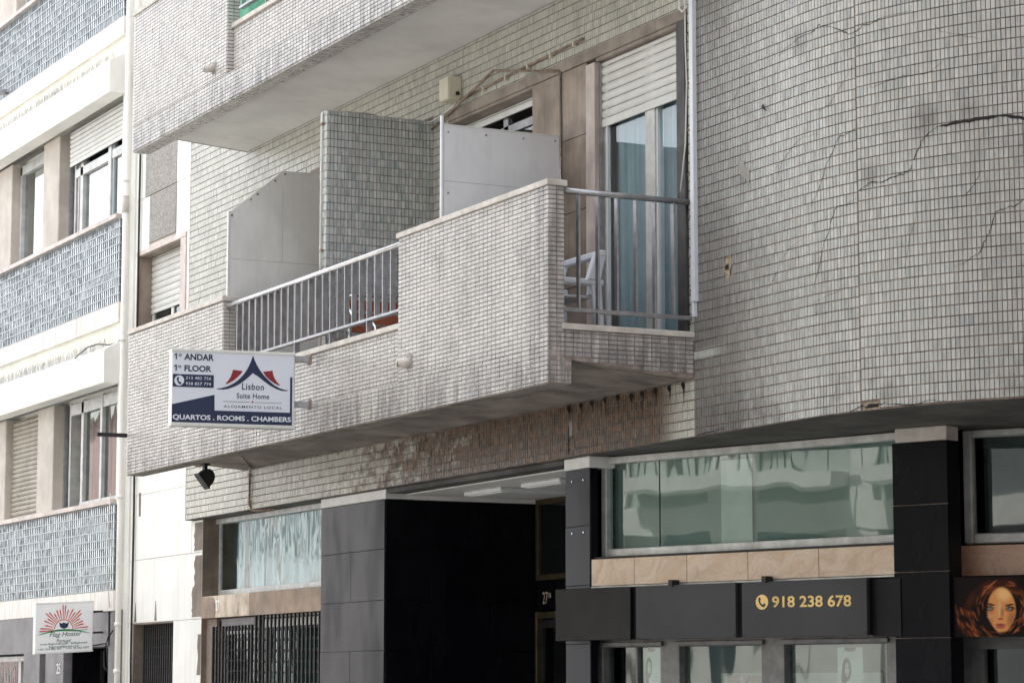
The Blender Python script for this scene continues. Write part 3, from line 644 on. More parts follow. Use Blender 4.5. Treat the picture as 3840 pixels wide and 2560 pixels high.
# shop front below the fascia
low = P('shop_front', bld, M['dark_alu'], (-.20,.02,-.06,.03,0,2.3), (.575,.75,-.06,.03,0,2.3), (1.49,1.69,-.06,.03,0,2.3), (2.54,2.66,-.06,.03,0,2.3), (.02,2.54,-.06,.028,1.90,2.3), (.308,.328,-.05,.0,0,1.9), (.02,.575,-.05,0.,1.515,1.53), fr=FW, bevel=.004)
for a, b in ((.02,.308), (.328,.575), (.75,1.49), (1.69,2.54)):
    P('pane', low, M['glass_shop'], (a,b,-.035,-.03,.3,1.9), fr=FW)
    P('blind_box', low, M['dark_alu'], (a-.02,b+.03,.03,.055,1.905,1.935), fr=FW, bevel=.003)
P('back_board', low, M['film'], (.02,2.54,-.45,-.42,0,2.2), fr=FW); P('back_board', low, M['opp_trim'], (.80,2.2,-.36,-.34,1.2,1.72), fr=FW)
P('back_board', low, M['opp_pink'], (.9,1.45,-.30,-.29,1.1,1.70), fr=FW)
# fascia sign boxes
FF = Frame(-1.78, -.10, 17.0)
fs = empty('shop_fascia_sign', label='dark grey shop fascia with yellow phone number over the shop windows', cat='shop sign')
P('end_box', fs, M['fascia_gloss'], (0,.732,-.22,0,1.948,2.311), fr=FF, bevel=.003)
P('backing', fs, M['fascia_dark'], (.733,2.80,-.22,-.03,1.952,2.306), fr=FF)
P('panel', fs, M['fascia'], (.784,1.695,-.03,0,1.948,2.311), fr=FF, bevel=.002); P('panel', fs, M['fascia'], (1.752,2.80,-.03,0,1.946,2.309), fr=FF, bevel=.002)
P('end_panel', fs, M['fascia_dark'], (2.803,3.03,-.2,-.05,1.94,2.302), fr=FF)
for u in (1.118, 1.952): P('bracket', fs, M['iron'], (u-.018,u+.018,-.06,.012,2.30,2.345), fr=FF); 
for u, z in ((.80,1.965),(1.68,1.965),(1.77,1.965),(2.785,1.965)): P('bolt', fs, M['iron'], (u-.005,u+.005,0,.004,z-.005,z+.005), fr=FF)

# right black pillar
FB = Frame(1.05, .822, 22.2)
rp = P('granite_pillar', bld, M['granite_dark'], (.004,.405,-.15,-.012,0,3.15), fr=FB)
for k in range(7): slab('granite_panel', rp, M['granite_dark'], FB, 0, .409, 0, JZ[k], JZ[k+1]-(.012 if k == 6 else 0), t=.012, g=.0032)
for k in range(2, 7): P('joint', rp, M['stain_stone'], (.004,.405,-.011,-.004,JZ[k]-.0018,JZ[k]+.0018), fr=FB)
P('pillar_cap', bld, M['coping'], (.02,.40,-.15,-.01,3.153,3.2445), fr=FB, bevel=.004)
F4 = Frame(1.20, 1.29, 33.5)
P('shop_reveal', bld, M['granite_dark'], (-.16,1.6,-.34,-.30,0,3.244), (-.16,-.015,-.3,.0,0,3.244), fr=F4)
w4 = P('shop_window', bld, M['alu_dull'], (-.012,.045,-.05,.03,2.52,3.242), (.045,1.5,-.05,.03,2.52,2.585), (.045,1.5,-.05,.03,3.195,3.242), fr=F4, bevel=.008)
P('pane', w4, M['glass_shop'], (.045,1.5,-.022,-.016,2.585,3.195), fr=F4); P('blind', w4, M['dim_room'], (.03,1.5,-.26,-.24,2.56,3.22), fr=F4)
m4 = P('marble_sill', bld, M['marble_old'], (-.06,1.5,-.1,.03,2.33,2.50), fr=F4); slab('marble_panel', m4, M['peach_red'], F4, -.065, .62, .05, 2.315, 2.51); slab('marble_panel', m4, M['peach_red'], F4, .62, 1.5, .05, 2.315, 2.51)
P('shop_front', bld, M['dark_alu'], (-.16,.02,-.06,.02,0,2.3), (.02,1.5,-.06,.02,1.86,2.3), (.02,.09,-.06,.0,0,1.86), fr=F4); P('pane', bld.children[-1], M['glass_shop'], (.09,1.5,-.04,-.035,.3,1.86), fr=F4)
P('back_board', bld.children[-2] if False else w4, M['dark_room'], (.03,1.5,-.29,-.27,0,1.9), fr=F4)

# ------------------------------------------------------------------ balconies
YF = -1.08
def balcony(dz, upper):
    z = lambda v: v + dz
    pr = MB()
    pr.box(-8.344, 0, YF+.006, -.915, z(3.552), z(3.79))
    pr.box(-8.344, -5.905, YF+.006, -.966, z(3.79), z(4.843)); pr.box(-2.335, -.006, YF+.006, -.963, z(3.79), z(4.832))
    pr.box(-5.905, -2.335, -1.014, -.93, z(3.79), z(4.188))
    pr.prism(Frame(0, 0, 90), [(-.963, z(3.71)), (-.0, z(3.638)), (-.0, z(3.90)), (-.963, z(3.90))], -.11, -.006)
    par = pr.build('balcony_parapet', M['grout_par'], bld)
    tile_surface(par, M['tile_par'], [(-8.344, 0, z(3.552), z(3.79)), (-8.344, -5.905, z(3.79), z(4.843)), (-2.335, 0, z(3.79), z(4.832))], HT, HG, on_front(YF+.006))
    tile_surface(par, M['tile_par'], [(-5.905, -2.335, z(3.79), z(4.188))], HT, HG, on_front(-1.014), keep=0)
    side = [(-1.078, -.963, z(3.552), z(4.832)), (-.963, -.915, z(3.552), z(3.70))]
    tile_surface(par, M['tile_par'], side, HT, HG, on_side(-.006), keep=0)
    tile_surface(par, M['tile_par'], [(-.963, 0, z(3.64), z(3.90))], HT, HG, on_side(-.006), keep=0, skip=lambda u, zz: zz < z(3.652) + (-u)*.075)
    tile_surface(par, M['tile_par'], [(-1.078, -.962, z(3.79), z(4.843))], HT, HG, on_side(-5.905), keep=0)
    if upper: tile_surface(par, M['tile_par'], [(-8.344, 0, -1.078, -.917)], HT, HG, on_under(z(3.552)), keep=0, jitter=.02)
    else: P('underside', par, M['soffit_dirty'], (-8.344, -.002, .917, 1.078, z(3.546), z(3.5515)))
    # copings in lengths
    for a, b in ((-8.36,-7.1),(-7.1,-5.885)): P('coping', par, M['coping'], (a+.001, b-.001, .95, 1.095, z(4.8445), z(4.885)), bevel=.004)
    for a, b in ((-2.355,-1.25),(-1.25,.013)): P('coping', par, M['coping'], (a+.001, b-.001, .945, 1.095, z(4.833), z(4.873)), bevel=.004)
    for a, b in ((-5.9,-4.72),(-4.72,-3.55),(-3.55,-2.3375)): P('coping', par, M['coping'], (a+.001, b-.001, .915, 1.045, z(4.189), z(4.231)), bevel=.004)
    MB().box(-.13, .016, -.985, -.001, z(3.901), z(3.94)).build('coping', M['coping'], par, bevel=.004)
    # slab
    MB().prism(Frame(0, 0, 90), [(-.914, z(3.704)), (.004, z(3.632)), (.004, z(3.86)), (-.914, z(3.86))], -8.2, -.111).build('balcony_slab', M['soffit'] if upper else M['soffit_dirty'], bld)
    MB().prism(Frame(0, 0, 90), [(-.914, z(3.700)), (-.0, z(3.628)), (-.0, z(3.66)), (-.914, z(3.732))], -8.212, -8.2005).build('slab_edge', M['grout_par'], bld)
    # front railing
    rl = MB().tube([(-5.93, -1.035, z(4.802)), (-2.336, -1.035, z(4.802))], .023, 12).build('balcony_railing', M['rail_steel'], bld, smooth=True)
    P('bottom_rail', rl, M['alu'], (-5.70, -2.336, 1.005, 1.053, z(4.312), z(4.333)), bevel=.002)
    for k in range(23):
        x = -5.655 + k*.14135
        P('baluster', rl, M['alu'], (x-.006, x+.006, 1.008, 1.050, z(4.333), z(4.783)), bevel=.0015)
        if k in (4, 9, 14, 19): P('post', rl, M['alu'], (x-.0065, x+.0065, 1.006, 1.052, z(4.228), z(4.312)), bevel=.0015)
    rs = MB().tube([(-.035, -.962, z(4.812)), (-.035, -.002, z(4.812))], .020, 12).build('balcony_railing', M['alu'], bld, smooth=True)
    P('bottom_rail', rs, M['alu'], (-.055, -.015, .002, .961, z(4.022), z(4.048)), bevel=.002)
    for k in range(6):
        y = .843 - k*.1418
        P('baluster', rs, M['alu'], (-.056, -.014, y-.006, y+.006, z(4.048), z(4.795)), bevel=.0015)
        if k in (1, 4): P('post', rs, M['alu'], (-.056, -.014, y-.0065, y+.0065, z(3.938), z(4.022)), bevel=.0015)
    return par, rl
par_low, rail_low = balcony(0, False)
par_up, rail_up = balcony(3.0, True)
# green debris net behind the upper railing
stuff(P('net', rail_up, M['net_green'], (-5.88, -2.36, .975, .978, 7.2, 7.9)))
# drain spouts
def spout(x, z, tilt, label):
    t = empty('drain_spout', label=label, cat='drain spout', group='concrete balcony drain spouts')
    m = MB(); m.tube([(x, -1.06, z), (x-.02, -1.17, z-.012)], [.036,.032], 10); m.build('spout_pipe', M['plaster_raw'] if False else M['coping'], t, smooth=True)
    P('collar', t, M['render_patch'], (x-.052, x+.052, 1.075, 1.0865, z-.052, z+.052), bevel=.006)
    MB().tube([(x-.0195, -1.1701, z-.012), (x-.0198, -1.1712, z-.012)], .024, 10).build('bore', M['crack'], t)
spout(-2.13, 3.915, 0, 'short stained drain spout sticking out of the lower balcony face')
spout(-6.19, 6.90, 0, 'grey drain spout sticking out of the upper balcony face')

# ---- things on the recessed wall behind the lower balcony
pt = MB().box(-4.189, -4.066, -.919, .004, 3.86, 6.13).build('partition_wall', M['grout_par'], bld)
tile_surface(pt, M['tile_part'], [(-.925, 0, 3.87, 6.133)], VT, (.0026,.0036), on_side(-4.066))
tile_surface(pt, M['tile_part'], [(-4.192, -4.063, 3.87, 6.133)], VT, (.0026,.0036), on_front(-.919), keep=0)
FP = Frame(0, 0, 90)    # u = Y, w = +X
pn = MB().prism(FP, [(-.985,3.97),(-.003,3.97),(-.003,6.035),(-.504,6.022),(-.985,5.632)], -6.035, -6.016).build('privacy_panel', M['panel_grey'], bld)
for z0 in (5.228, 4.728): P('joint', pn, M['panel_joint'], (-.98,-.004,-6.0162,-6.0150,z0-.002,z0+.002), fr=FP)
P('joint', pn, M['panel_joint'], (-.507,-.504,-6.0162,-6.015,5.23,5.9), fr=FP)
P('edge_strip', pn, M['alu_white'], (-1.003,-.986,-6.04,-6.01,3.95,5.632), fr=FP)
for u, z in ((-.97,5.60),(-.80,5.75),(-.74,5.80),(-.58,5.93),(-.49,5.995),(-.12,6.005)): MB().tube([FP(u,-6.016,z), FP(u,-6.006,z)], .009, 8).build('screw', M['rust'], pn)
pn = P('privacy_panel', bld, M['panel_white'], (-.95,-.012,-1.862,-1.844,3.98,5.585), fr=FP)
P('joint', pn, M['panel_joint'], (-.95,-.014,-1.8442,-1.843,5.184,5.188), fr=FP)
P('top_strip', pn, M['alu_white'], (-.952,-.012,-1.866,-1.840,5.585,5.597), fr=FP)
for u, z in ((-.92,5.54),(-.62,5.545),(-.32,5.55),(-.06,5.555),(-.92,5.1),(-.06,5.1)): MB().tube([FP(u,-1.844,z), FP(u,-1.838,z)], .007, 8).build('screw', M['rust'], pn)
MB().tube([(-1.852,-.966,3.9),(-1.852,-.966,5.655)], .014, 10).build('post', M['alu_white'], pn, smooth=True)
MB().tube([(-1.835,-.022,3.9),(-1.835,-.022,6.075)], .009, 8).build('post', M['rail_steel'], pn, smooth=True)
# conduit on the front edge of the tiled partition
cdt = MB().tube([(-4.10,-.50,6.142),(-4.12,-.90,6.143),(-4.13,-.936,6.12),(-4.13,-.938,6.0),(-4.13,-.938,4.25)], .009, 8).build('conduit', M['pvc'], None, smooth=True)
tag(cdt, 'thin white conduit clipped to the front edge of the tiled balcony partition', 'conduit')
for z in (6.03, 5.02): P('clip', cdt, M['rust'], (-4.142,-4.10,.925,.952,z-.008,z+.008))
# lintels, stone and openings
ls = P('door_surround', bld, M['lintel_stone'], (-3.75,-.056,-.2,.022,6.062,6.141), (-3.75,-2.30,-.2,.016,6.035,6.0615), (-1.31,-.165,-.2,.014,6.033,6.0615), bevel=.004)
slab('stone_panel', ls, M['brown_stone'], F0, -2.30, -1.86, .012, 5.545, 6.06, t=.1); slab('stone_panel', ls, M['brown_stone'], F0, -1.86, -1.445, .012, 5.545, 6.06, t=.1)
slab('stone_panel', ls, M['brown_stone'], F0, -2.30, -1.445, .012, 5.006, 5.545, t=.1); slab('stone_panel', ls, M['brown_stone'], F0, -2.30, -1.445, .012, 4.46, 5.006, t=.1); slab('stone_panel', ls, M['brown_stone'], F0, -2.30, -1.445, .012, 3.86, 4.46, t=.1)
P('jamb', ls, M['pink_marble'], (-1.440,-1.306,-.05,.026,3.86,6.033), bevel=.003)
P('jamb', ls, M['black_stone'], (-.168,-.056,-.08,.022,3.86,6.061), bevel=.003)
P('sill_block', ls, M['lintel_stone'], (-6.6,-4.2,-.2,.012,6.08,6.168))
P('opening_back', ls, M['dark_room'], (-6.6,-4.2,-.3,-.05,3.86,6.08)); 
for z in (5.95,5.62,5.30,5.0,4.72,4.45,4.22): MB().tube([(-.028,-.002,z),(-.028,-.018,z-.002)], [.010,.007], 7).build('bolt', M['rust'], wall)
wn = P('window', bld, M['alu'], (-3.75,-3.70,-.17,-.13,3.86,6.0), (-3.06,-2.98,-.17,-.13,3.86,6.0), (-2.36,-2.30,-.17,-.13,3.86,6.0), (-3.75,-2.3,-.17,-.13,5.84,5.90))
P('pane', wn, M['glass'], (-3.70,-3.06,-.155,-.15,3.9,5.84)); P('pane', wn, M['glass'], (-2.98,-2.36,-.155,-.15,3.9,5.84)); P('room_back', wn, M['dark_room'], (-3.75,-2.3,-.5,-.45,3.86,6.06))
P('reveal', wn, M['lintel_stone'], (-3.7495,-3.742,-.2,-.0,3.86,6.034)); P('reveal', wn, M['lintel_stone'], (-2.302,-2.2965,-.2,-.09,3.86,6.034))
shutter(bld, F0, -3.74, -2.302, -.10, 5.965, 6.034, .055, M['alu_white'], rail=.05)
bd = P('balcony_door', bld, M['alu_dull'], (-1.304,-1.262,-.085,-.045,3.86,6.03), (-.70,-.565,-.075,-.038,3.86,6.03), (-.205,-.169,-.085,-.045,3.86,6.03), (-1.262,-.205,-.085,-.045,3.86,3.93), bevel=.003)
P('stile', bd, M['alu_white'], (-1.252,-1.232,-.06,-.036,3.93,6.03), (-.565,-.545,-.10,-.05,3.93,6.03))
P('pane', bd, M['glass_door'], (-1.262,-.70,-.068,-.063,3.93,6.03)); P('pane', bd, M['glass_door'], (-.545,-.205,-.075,-.070,3.93,6.03))
m = MB(); n = 90; vs = []; fs_ = []
for k in range(n+1):
    x = -1.27 + 1.08*k/n; y = .135 + .020*sin(k*.62) + .010*sin(k*1.7+1)
    vs += [(x, y, 3.87), (x, y, 6.03)]
for k in range(n): fs_.append((2*k, 2*k+2, 2*k+3, 2*k+1))
m.add(vs, fs_).build('curtain', M['curtain'], bd, smooth=True); P('room_back', bd, M['dark_room'], (-1.31,-.16,-.5,-.45,3.86,6.06))
shutter(bld, F0, -1.300, -.171, -.030, 5.557, 6.032, .0625, M['shutter'], rail=.062)
P('shutter_guide', bd, M['alu'], (-1.3055,-1.290,-.06,-.008,3.93,6.03))

# white cable duct up the corner
dc = P('cable_duct', None, M['white_plastic'], (.022,.068,.0,.034,4.135,8.6), (.022,.05,.0,.030,4.035,4.1345), bevel=.003)
tag(dc, 'white plastic cable duct running up the corner beside the balcony door', 'cable duct')
cb = MB().tube([(-.03,-.03,6.2),(-.02,-.035,5.9),(-.005,-.036,5.6),(-.03,-.035,5.2),(-.07,-.05,4.9),(-.11,-.03,4.82)], .006, 6).build('cable', M['pvc'], None, smooth=True)
tag(cb, 'slack white cable hanging beside the duct at the balcony door', 'cable')
cb = MB().tube([(-.10,-.03,6.6),(-.09,-.035,6.25),(-.07,-.05,6.13),(-.03,-.05,6.10),(.02,-.04,6.13)], .008, 6).build('cable', M['pvc'], None, smooth=True)
tag(cb, 'grey cable looped at the top corner of the door lintel', 'cable')
# junction box, conduit, rods
jb = empty('junction_box', label='small cream junction box on the tiled wall above the balcony', cat='junction box')
P('case', jb, M['beige_box'], (-3.70,-3.53,.0,.115,6.20,6.385), bevel=.006); P('lid', jb, M['beige_box'], (-3.695,-3.535,.115,.122,6.205,6.38), bevel=.003)
P('gland', jb, M['iron'], (-3.53,-3.51,.03,.055,6.235,6.26))
c = MB().tube([(-3.52,-.02,6.20),(-2.9,-.02,6.212),(-2.2,-.02,6.228),(-1.49,-.02,6.241)], .010, 8).build('conduit', M['rust'], None, smooth=True)
tag(c, 'brown wall conduit running right from the cream junction box', 'conduit')
for x in (-3.1,-2.72,-2.35,-1.98,-1.62): P('clip', c, M['beige_box'], (x-.009,x+.009,.006,.034,6.228-(-1.6-x)*.022-.016,6.228-(-1.6-x)*.022+.016))
c = MB().tube([(-4.5,-.03,6.10),(-3.9,-.03,6.125),(-3.62,-.03,6.165),(-3.60,-.02,6.20)], .009, 8).build('conduit', M['pvc'], None, smooth=True)
tag(c, 'pale conduit running left from under the cream junction box', 'conduit')
c = MB().tube([(-4.02,-.03,6.055),(-3.55,-.045,6.145),(-2.83,-.07,6.283)], .011, 8).tube([(-2.83,-.07,6.283),(-2.3,-.06,6.17),(-1.84,-.03,6.075)], .009, 8).build('drying_rod', M['rust'], None, smooth=True)
tag(c, 'bent rusty rod fixed to the wall above the white balcony panel', 'rod')

# ------------------------------------------------------------------ chairs
def bx(m, fr, u0, u1, w0, w1, z0, z1): return m.fbox(fr, u0, u1, w0, w1, z0, z1)
ch = empty('plastic_chair', label='white plastic armchair standing behind the side railing by the balcony door', cat='chair')
FC = Frame(-1.28, -.30, 0)   # u across the chair (X), w towards the street
ZF = 3.862; wp = M['white_plastic']
def taper(fr, a, b, r0, r1):     # four-sided tapered leg between two (u,w,z) points
    vs = []
    for (u, w, z), (ru, rw) in ((a, r0), (b, r1)):
        vs += [fr(u-ru,w+rw,z), fr(u+ru,w+rw,z), fr(u+ru,w-rw,z), fr(u-ru,w-rw,z)]
    return MB().add(vs, MB.BF)
for u in (0, .52):
    taper(FC, (u, -.02, ZF), (u, .03, ZF+.50), (.022,.03), (.026,.04)).build('leg', wp, ch, bevel=.006)
    taper(FC, (u, .50, ZF), (u, .46, ZF+.50), (.022,.03), (.026,.034)).build('leg', wp, ch, bevel=.006)
    m = MB(); m.fbox(FC, u-.03, u+.03, -.03, .50, ZF+.465, ZF+.51); m.build('armrest', wp, ch, bevel=.012, seg=2)
P('seat', ch, wp, (.03,.49,.04,.48,ZF+.40-.02,ZF+.40), fr=FC, bevel=.01)
m = MB()
for u0 in (.0, .49): m.add([FC(u0-.02,.075,ZF+.40),FC(u0+.045,.075,ZF+.40),FC(u0+.045,.055,ZF+.40),FC(u0-.02,.055,ZF+.40),FC(u0-.02,-.005,ZF+.69),FC(u0+.045,-.005,ZF+.69),FC(u0+.045,-.03,ZF+.69),FC(u0-.02,-.03,ZF+.69)], MB.BF)
m.build('backrest', wp, ch, bevel=.006); P('top_rail', ch, wp, (-.03,.56,-.045,.01,ZF+.665,ZF+.712), fr=FC, bevel=.01)
taper(FC, (.53,.05,ZF+.50), (.53,-.005,ZF+.69), (.026,.050), (.026,.042)).build('back_post', wp, ch, bevel=.006)

ch = empty('metal_chair', label='metal chair with red-brown slats seen through the front railing', cat='chair')
FC = Frame(-3.52, -.43, -90)     # u runs towards the street (-Y), w towards -X ; chair faces +X
def g(u, f, z): return (-3.52 + f, -.43 - u, ZF + z)
for u in (0, .50):
    MB().tube([g(u,-.06,0), g(u,-.02,.25), g(u,-.05,.45), g(u,-.10,.72)], .0135, 8).build('leg', M['chrome'], ch, smooth=True)
    MB().tube([g(u,.50,0), g(u,.47,.30), g(u,.44,.43), g(u,.40,.46), g(u,.1,.50), g(u-.0,-.05,.62), g(u,-.085,.68)], .0135, 8).build('leg', M['chrome'], ch, smooth=True)
MB().tube([g(-.0,-.10,.72), g(.06,-.11,.745), g(.25,-.12,.75), g(.44,-.11,.745), g(.50,-.10,.72)], .0135, 8).build('back_rail', M['chrome'], ch, smooth=True)
MB().tube([g(0,.44,.40), g(.25,.46,.41), g(.5,.44,.40)], .0135, 8).build('seat_rail', M['chrome'], ch, smooth=True)
for z0, z1, f in ((.62,.705,-.085), (.52,.605,-.07), (.45,.505,-.055)):
    MB().add([g(.02,f,z0),g(.48,f,z0),g(.48,f-.02,z1),g(.02,f-.02,z1),g(.02,f+.012,z0),g(.48,f+.012,z0),g(.48,f-.008,z1),g(.02,f-.008,z1)], [(3,2,1,0),(4,5,6,7),(0,1,5,4),(1,2,6,5),(2,3,7,6),(3,0,4,7)]).build('slat', M['red_slat'], ch)
for k in range(5): MB().box(-3.52+.01+k*.088, -3.52+.085+k*.088, -.43-.48, -.43-.02, ZF+.40, ZF+.412).build('slat', M['red_slat'], ch)

# ------------------------------------------------------------------ floodlight under the balcony
fl = empty('floodlight', label='black floodlight hanging under the lower balcony, aimed down', cat='floodlight')
bx_, by_ = -6.78, -.90
P('bracket', fl, M['black_plastic'], (bx_-.03,bx_+.06,-by_-.03,-by_+.03,3.53,3.545)); P('arm', fl, M['black_plastic'], (bx_-.015,bx_+.04,-by_-.014,-by_+.014,3.49,3.53))
FL = Frame(bx_ + .01, by_, 90)
prof = [(-.20,3.452),(-.15,3.468),(-.07,3.497),(.0,3.512),(.08,3.515),(.16,3.498),(.215,3.462),(.225,3.42),(.19,3.375),(.12,3.335),(.075,3.318),(.055,3.322)]
prof = [(a*.34, 3.50+(b-3.515)*.80) for a, b in prof]
MB().prism(FL, prof, -.055, .055).build('housing', M['black_plastic'], fl, bevel=.008, seg=2)
MB().prism(FL, [(a*.34, 3.50+(b-3.515)*.80) for a, b in ((-.235,3.452),(-.205,3.470),(.085,3.326),(.082,3.296),(.050,3.300))], -.062, .062).build('visor', M['black_plastic'], fl, bevel=.004)
c = MB().tube([(-6.95,-.92,3.543),(-6.87,-.91,3.53),(-6.79,-.90,3.535),(-6.85,-.72,3.70),(-7.2,-.40,3.665),(-7.9,-.04,3.625),(-7.97,-.02,3.60),(-7.985,-.015,3.55),(-7.985,-.015,3.30),(-7.97,.0,3.245),(-7.9,.04,3.238),(-7.62,.09,3.236)], .0105, 8).build('conduit', M['rust'], None, smooth=True)
tag(c, 'rusty conduit running from the floodlight along the ceiling and down the tiles', 'conduit')
for p in ((-7.985,-.012,3.57),(-7.985,-.012,3.32)): P('clip', c, M['rust'], (p[0]-.02,p[0]+.02,.0,.028,p[2]-.01,p[2]+.01))
br_ = P('sign_bracket', None, M['iron'], (-8.385,-8.345,.95,1.36,3.90,3.935), bevel=.002)
tag(br_, 'bare black steel bracket arm at the left end of the lower balcony', 'bracket')

# ------------------------------------------------------------------ text
def text_geo(body, shear=0., offset=0., space=1.):
    cu = bpy.data.curves.new('txt', 'FONT'); cu.body = body; cu.shear = shear; cu.offset = offset; cu.space_character = space; cu.resolution_u = 4
    o = bpy.data.objects.new('txt', cu); COL.objects.link(o)
    dg = bpy.context.evaluated_depsgraph_get(); dg.update()
    me = bpy.data.meshes.new_from_object(o.evaluated_get(dg))
    v = np.array([tuple(p.co)[:2] for p in me.vertices]); f = [tuple(p.vertices) for p in me.polygons]
    bpy.data.objects.remove(o); bpy.data.curves.remove(cu); bpy.data.meshes.remove(me)
    return v, f
def letter(name, parent, mat, fr, body, u0, u1, z0, z1, w, zs=0., **kw):
    """lettering stretched to the box (u0..u1, z0..z1); zs = rise over the width"""
    v, f = text_geo(body, **kw); mn, mx = v.min(0), v.max(0)
    q = (v-mn)/(mx-mn)
    # one object per word: pieces separated by a gap wider than a letter space
    cx_ = sorted((min(q[i][0] for i in p), max(q[i][0] for i in p), k) for k, p in enumerate(f))
    gap = .6*body.count(' ') and .26*(mx[1]-mn[1])/(mx[0]-mn[0]); words = []; end = -9
    for a, b, k in cx_:
        if not words or (gap and a - end > gap): words.append([])
        words[-1].append(k); end = max(end, b)
    for wd in words:
        ids = sorted({i for k in wd for i in f[k]}); mp = {i: j for j, i in enumerate(ids)}
        o = MB().add([fr(u0+(u1-u0)*q[i][0], w, z0+(z1-z0)*q[i][1]+zs*q[i][0]) for i in ids], [tuple(mp[i] for i in f[k]) for k in wd]).build(name, mat, parent)
    return o

# ---- hanging guest house sign
FG = Frame(-4.102, -2.16, 81)
SG = empty('hanging_sign', label='white lightbox sign with a navy roof emblem hung from the lower balcony', cat='sign')
SW, Z0s, Z1s = .955, 3.600, 4.170
P('box', SG, M['sign_frame'], (-.0,SW,-.125,-.004,Z0s-.002,Z1s+.002), fr=FG, bevel=.004)
P('face', SG, M['sign_white'], (.012,SW-.012,-.004,.0,Z0s+.018,Z1s-.016), fr=FG)
P('trim', SG, M['sign_frame'], (-.004,SW+.004,-.128,.006,Z1s-.016,Z1s+.008), fr=FG, bevel=.003); P('trim', SG, M['sign_frame'], (-.004,SW+.004,-.128,.006,Z0s-.012,Z0s+.014), fr=FG, bevel=.003)
for z in (4.135, 3.785): P('arm', SG, M['alu'], (SW+.004,SW+.125,-.09,-.03,z-.024,z+.024), fr=FG, bevel=.003); P('foot_plate', SG, M['rust'], (SW+.1255,SW+.137,-.11,-.01,z-.04,z+.04), fr=FG)
for u in (.04, .62): MB().tube([FG(u,-.06,Z1s+.008), FG(u,-.06,Z1s+.022), FG(u+.012,-.06,Z1s+.03), FG(u+.02,-.06,Z1s+.02)], .003, 6).build('hook', M['alu'], SG)
def sg(x, y):     # print layout: picture units of the sign face to (u, z)
    a = (x-255)/1757; yt, yb = 185+70*a, 1245+45*a
    return a*(SW-.006)+.003, Z1s - (y-yt)/(yb-yt)*(Z1s-Z0s)
WP = .0022
def sgpoly(name, pts, mat, w=WP): return MB().add([FG(sg(*p)[0], w, sg(*p)[1]) for p in pts], [tuple(range(len(pts)))[::-1]]).build(name, mat, SG)
def sgtext(body, x0, x1, y0, y1, mat, w=WP, yl=None, **kw):    # y0 top, y1 bottom at the left end
    u0, za = sg(x0, y1); u1, _ = sg(x1, y1); zt = sg(x0, y0)[1]
    slope = sg(x1, (yl if yl is not None else y1))[1] - za if yl is not None else 0.
    return letter('lettering', SG, mat, FG, body, u0, u1, za, zt, w, zs=slope, **kw)
NV = M['navy']
sgtext('o', 340, 383, 250, 290, NV, offset=.012); sgpoly('print', [(276,262),(302,242),(315,242),(315,328),(297,328),(297,264),(280,276)], NV); sgtext('ANDAR', 418, 842, 247, 338, NV, offset=.030)
sgpoly('print', [(276,424),(302,404),(315,404),(315,491),(297,491),(297,426),(280,438)], NV); sgtext('st', 333, 381, 408, 450, NV, offset=.012); sgtext('FLOOR', 424, 808, 411, 500, NV, offset=.030)
sgpoly('print', [(263,536),(845,556),(845,735),(263,716)], NV)
sgpoly('print', [(352+70*cos(t), 630+72*sin(t)) for t in np.linspace(0, 2*pi, 33)[:-1]], M['sign_white'], .0030)
sgpoly('print', [(322,588),(338,577),(352,603),(340,618),(352,648),(372,652),(388,672),(372,686),(350,680),(326,646),(316,610)], NV, .0038)
sgtext('212 482 756', 447, 805, 572, 612, M['sign_white'], .0030, yl=624, offset=.004, space=1.08); sgtext('938 857 774', 447, 805, 652, 694, M['sign_white'], .0030, yl=706, offset=.004, space=1.08)
sgpoly('print', [(255,966),(858,832),(862,1054),(1948,1083),(1946,590),(1978,584),(1978,1274),(255,1234)], NV)
sgtext('QUARTOS . ROOMS . CHAMBERS', 268, 1964, 1108, 1193, M['sign_white'], .0030, yl=1228, offset=.026)
sgpoly('print', [(1405,275),(1425,335),(1460,410),(1510,490),(1570,565),(1640,635),(1720,700),(1800,742),(1860,760),(1920,769),(1900,779),(1830,777),(1750,752),(1660,705),(1560,635),(1470,566),(1440,550),(1405,527),
    (1370,560),(1300,620),(1220,678),(1130,722),(1050,748),(980,758),(890,753),(890,744),(960,736),(1050,712),(1130,672),(1200,620),(1270,550),(1330,460),(1370,375)], NV)
sgpoly('print', [(1118,478),(1258,497),(1236,532),(1190,580),(1130,630),(1060,668),(1018,684),(1014,672),(1050,635),(1085,580),(1106,525)], M['sign_red'])
sgpoly('print', [(1550,508),(1690,492),(1698,545),(1722,605),(1758,655),(1796,692),(1788,703),(1720,672),(1650,625),(1592,570)], M['sign_red'])
sgtext('Lisbon', 1248, 1568, 668, 760, NV, offset=.014, shear=.05, space=1.1); sgtext('Suite Home', 1175, 1645, 806, 880, NV, offset=.014, shear=.05, space=1.1)
sgpoly('print', [(980,922),(1365,934),(1365,940),(980,928)], NV); sgpoly('print', [(1440,937),(1825,947),(1825,952),(1440,942)], NV)
sgpoly('print', [(1405,917),(1423,934),(1405,951),(1389,934)], M['sign_red'])
sgtext('ALOJAMENTO LOCAL', 992, 1835, 975, 1022, NV, yl=1046, offset=.004, space=1.25)

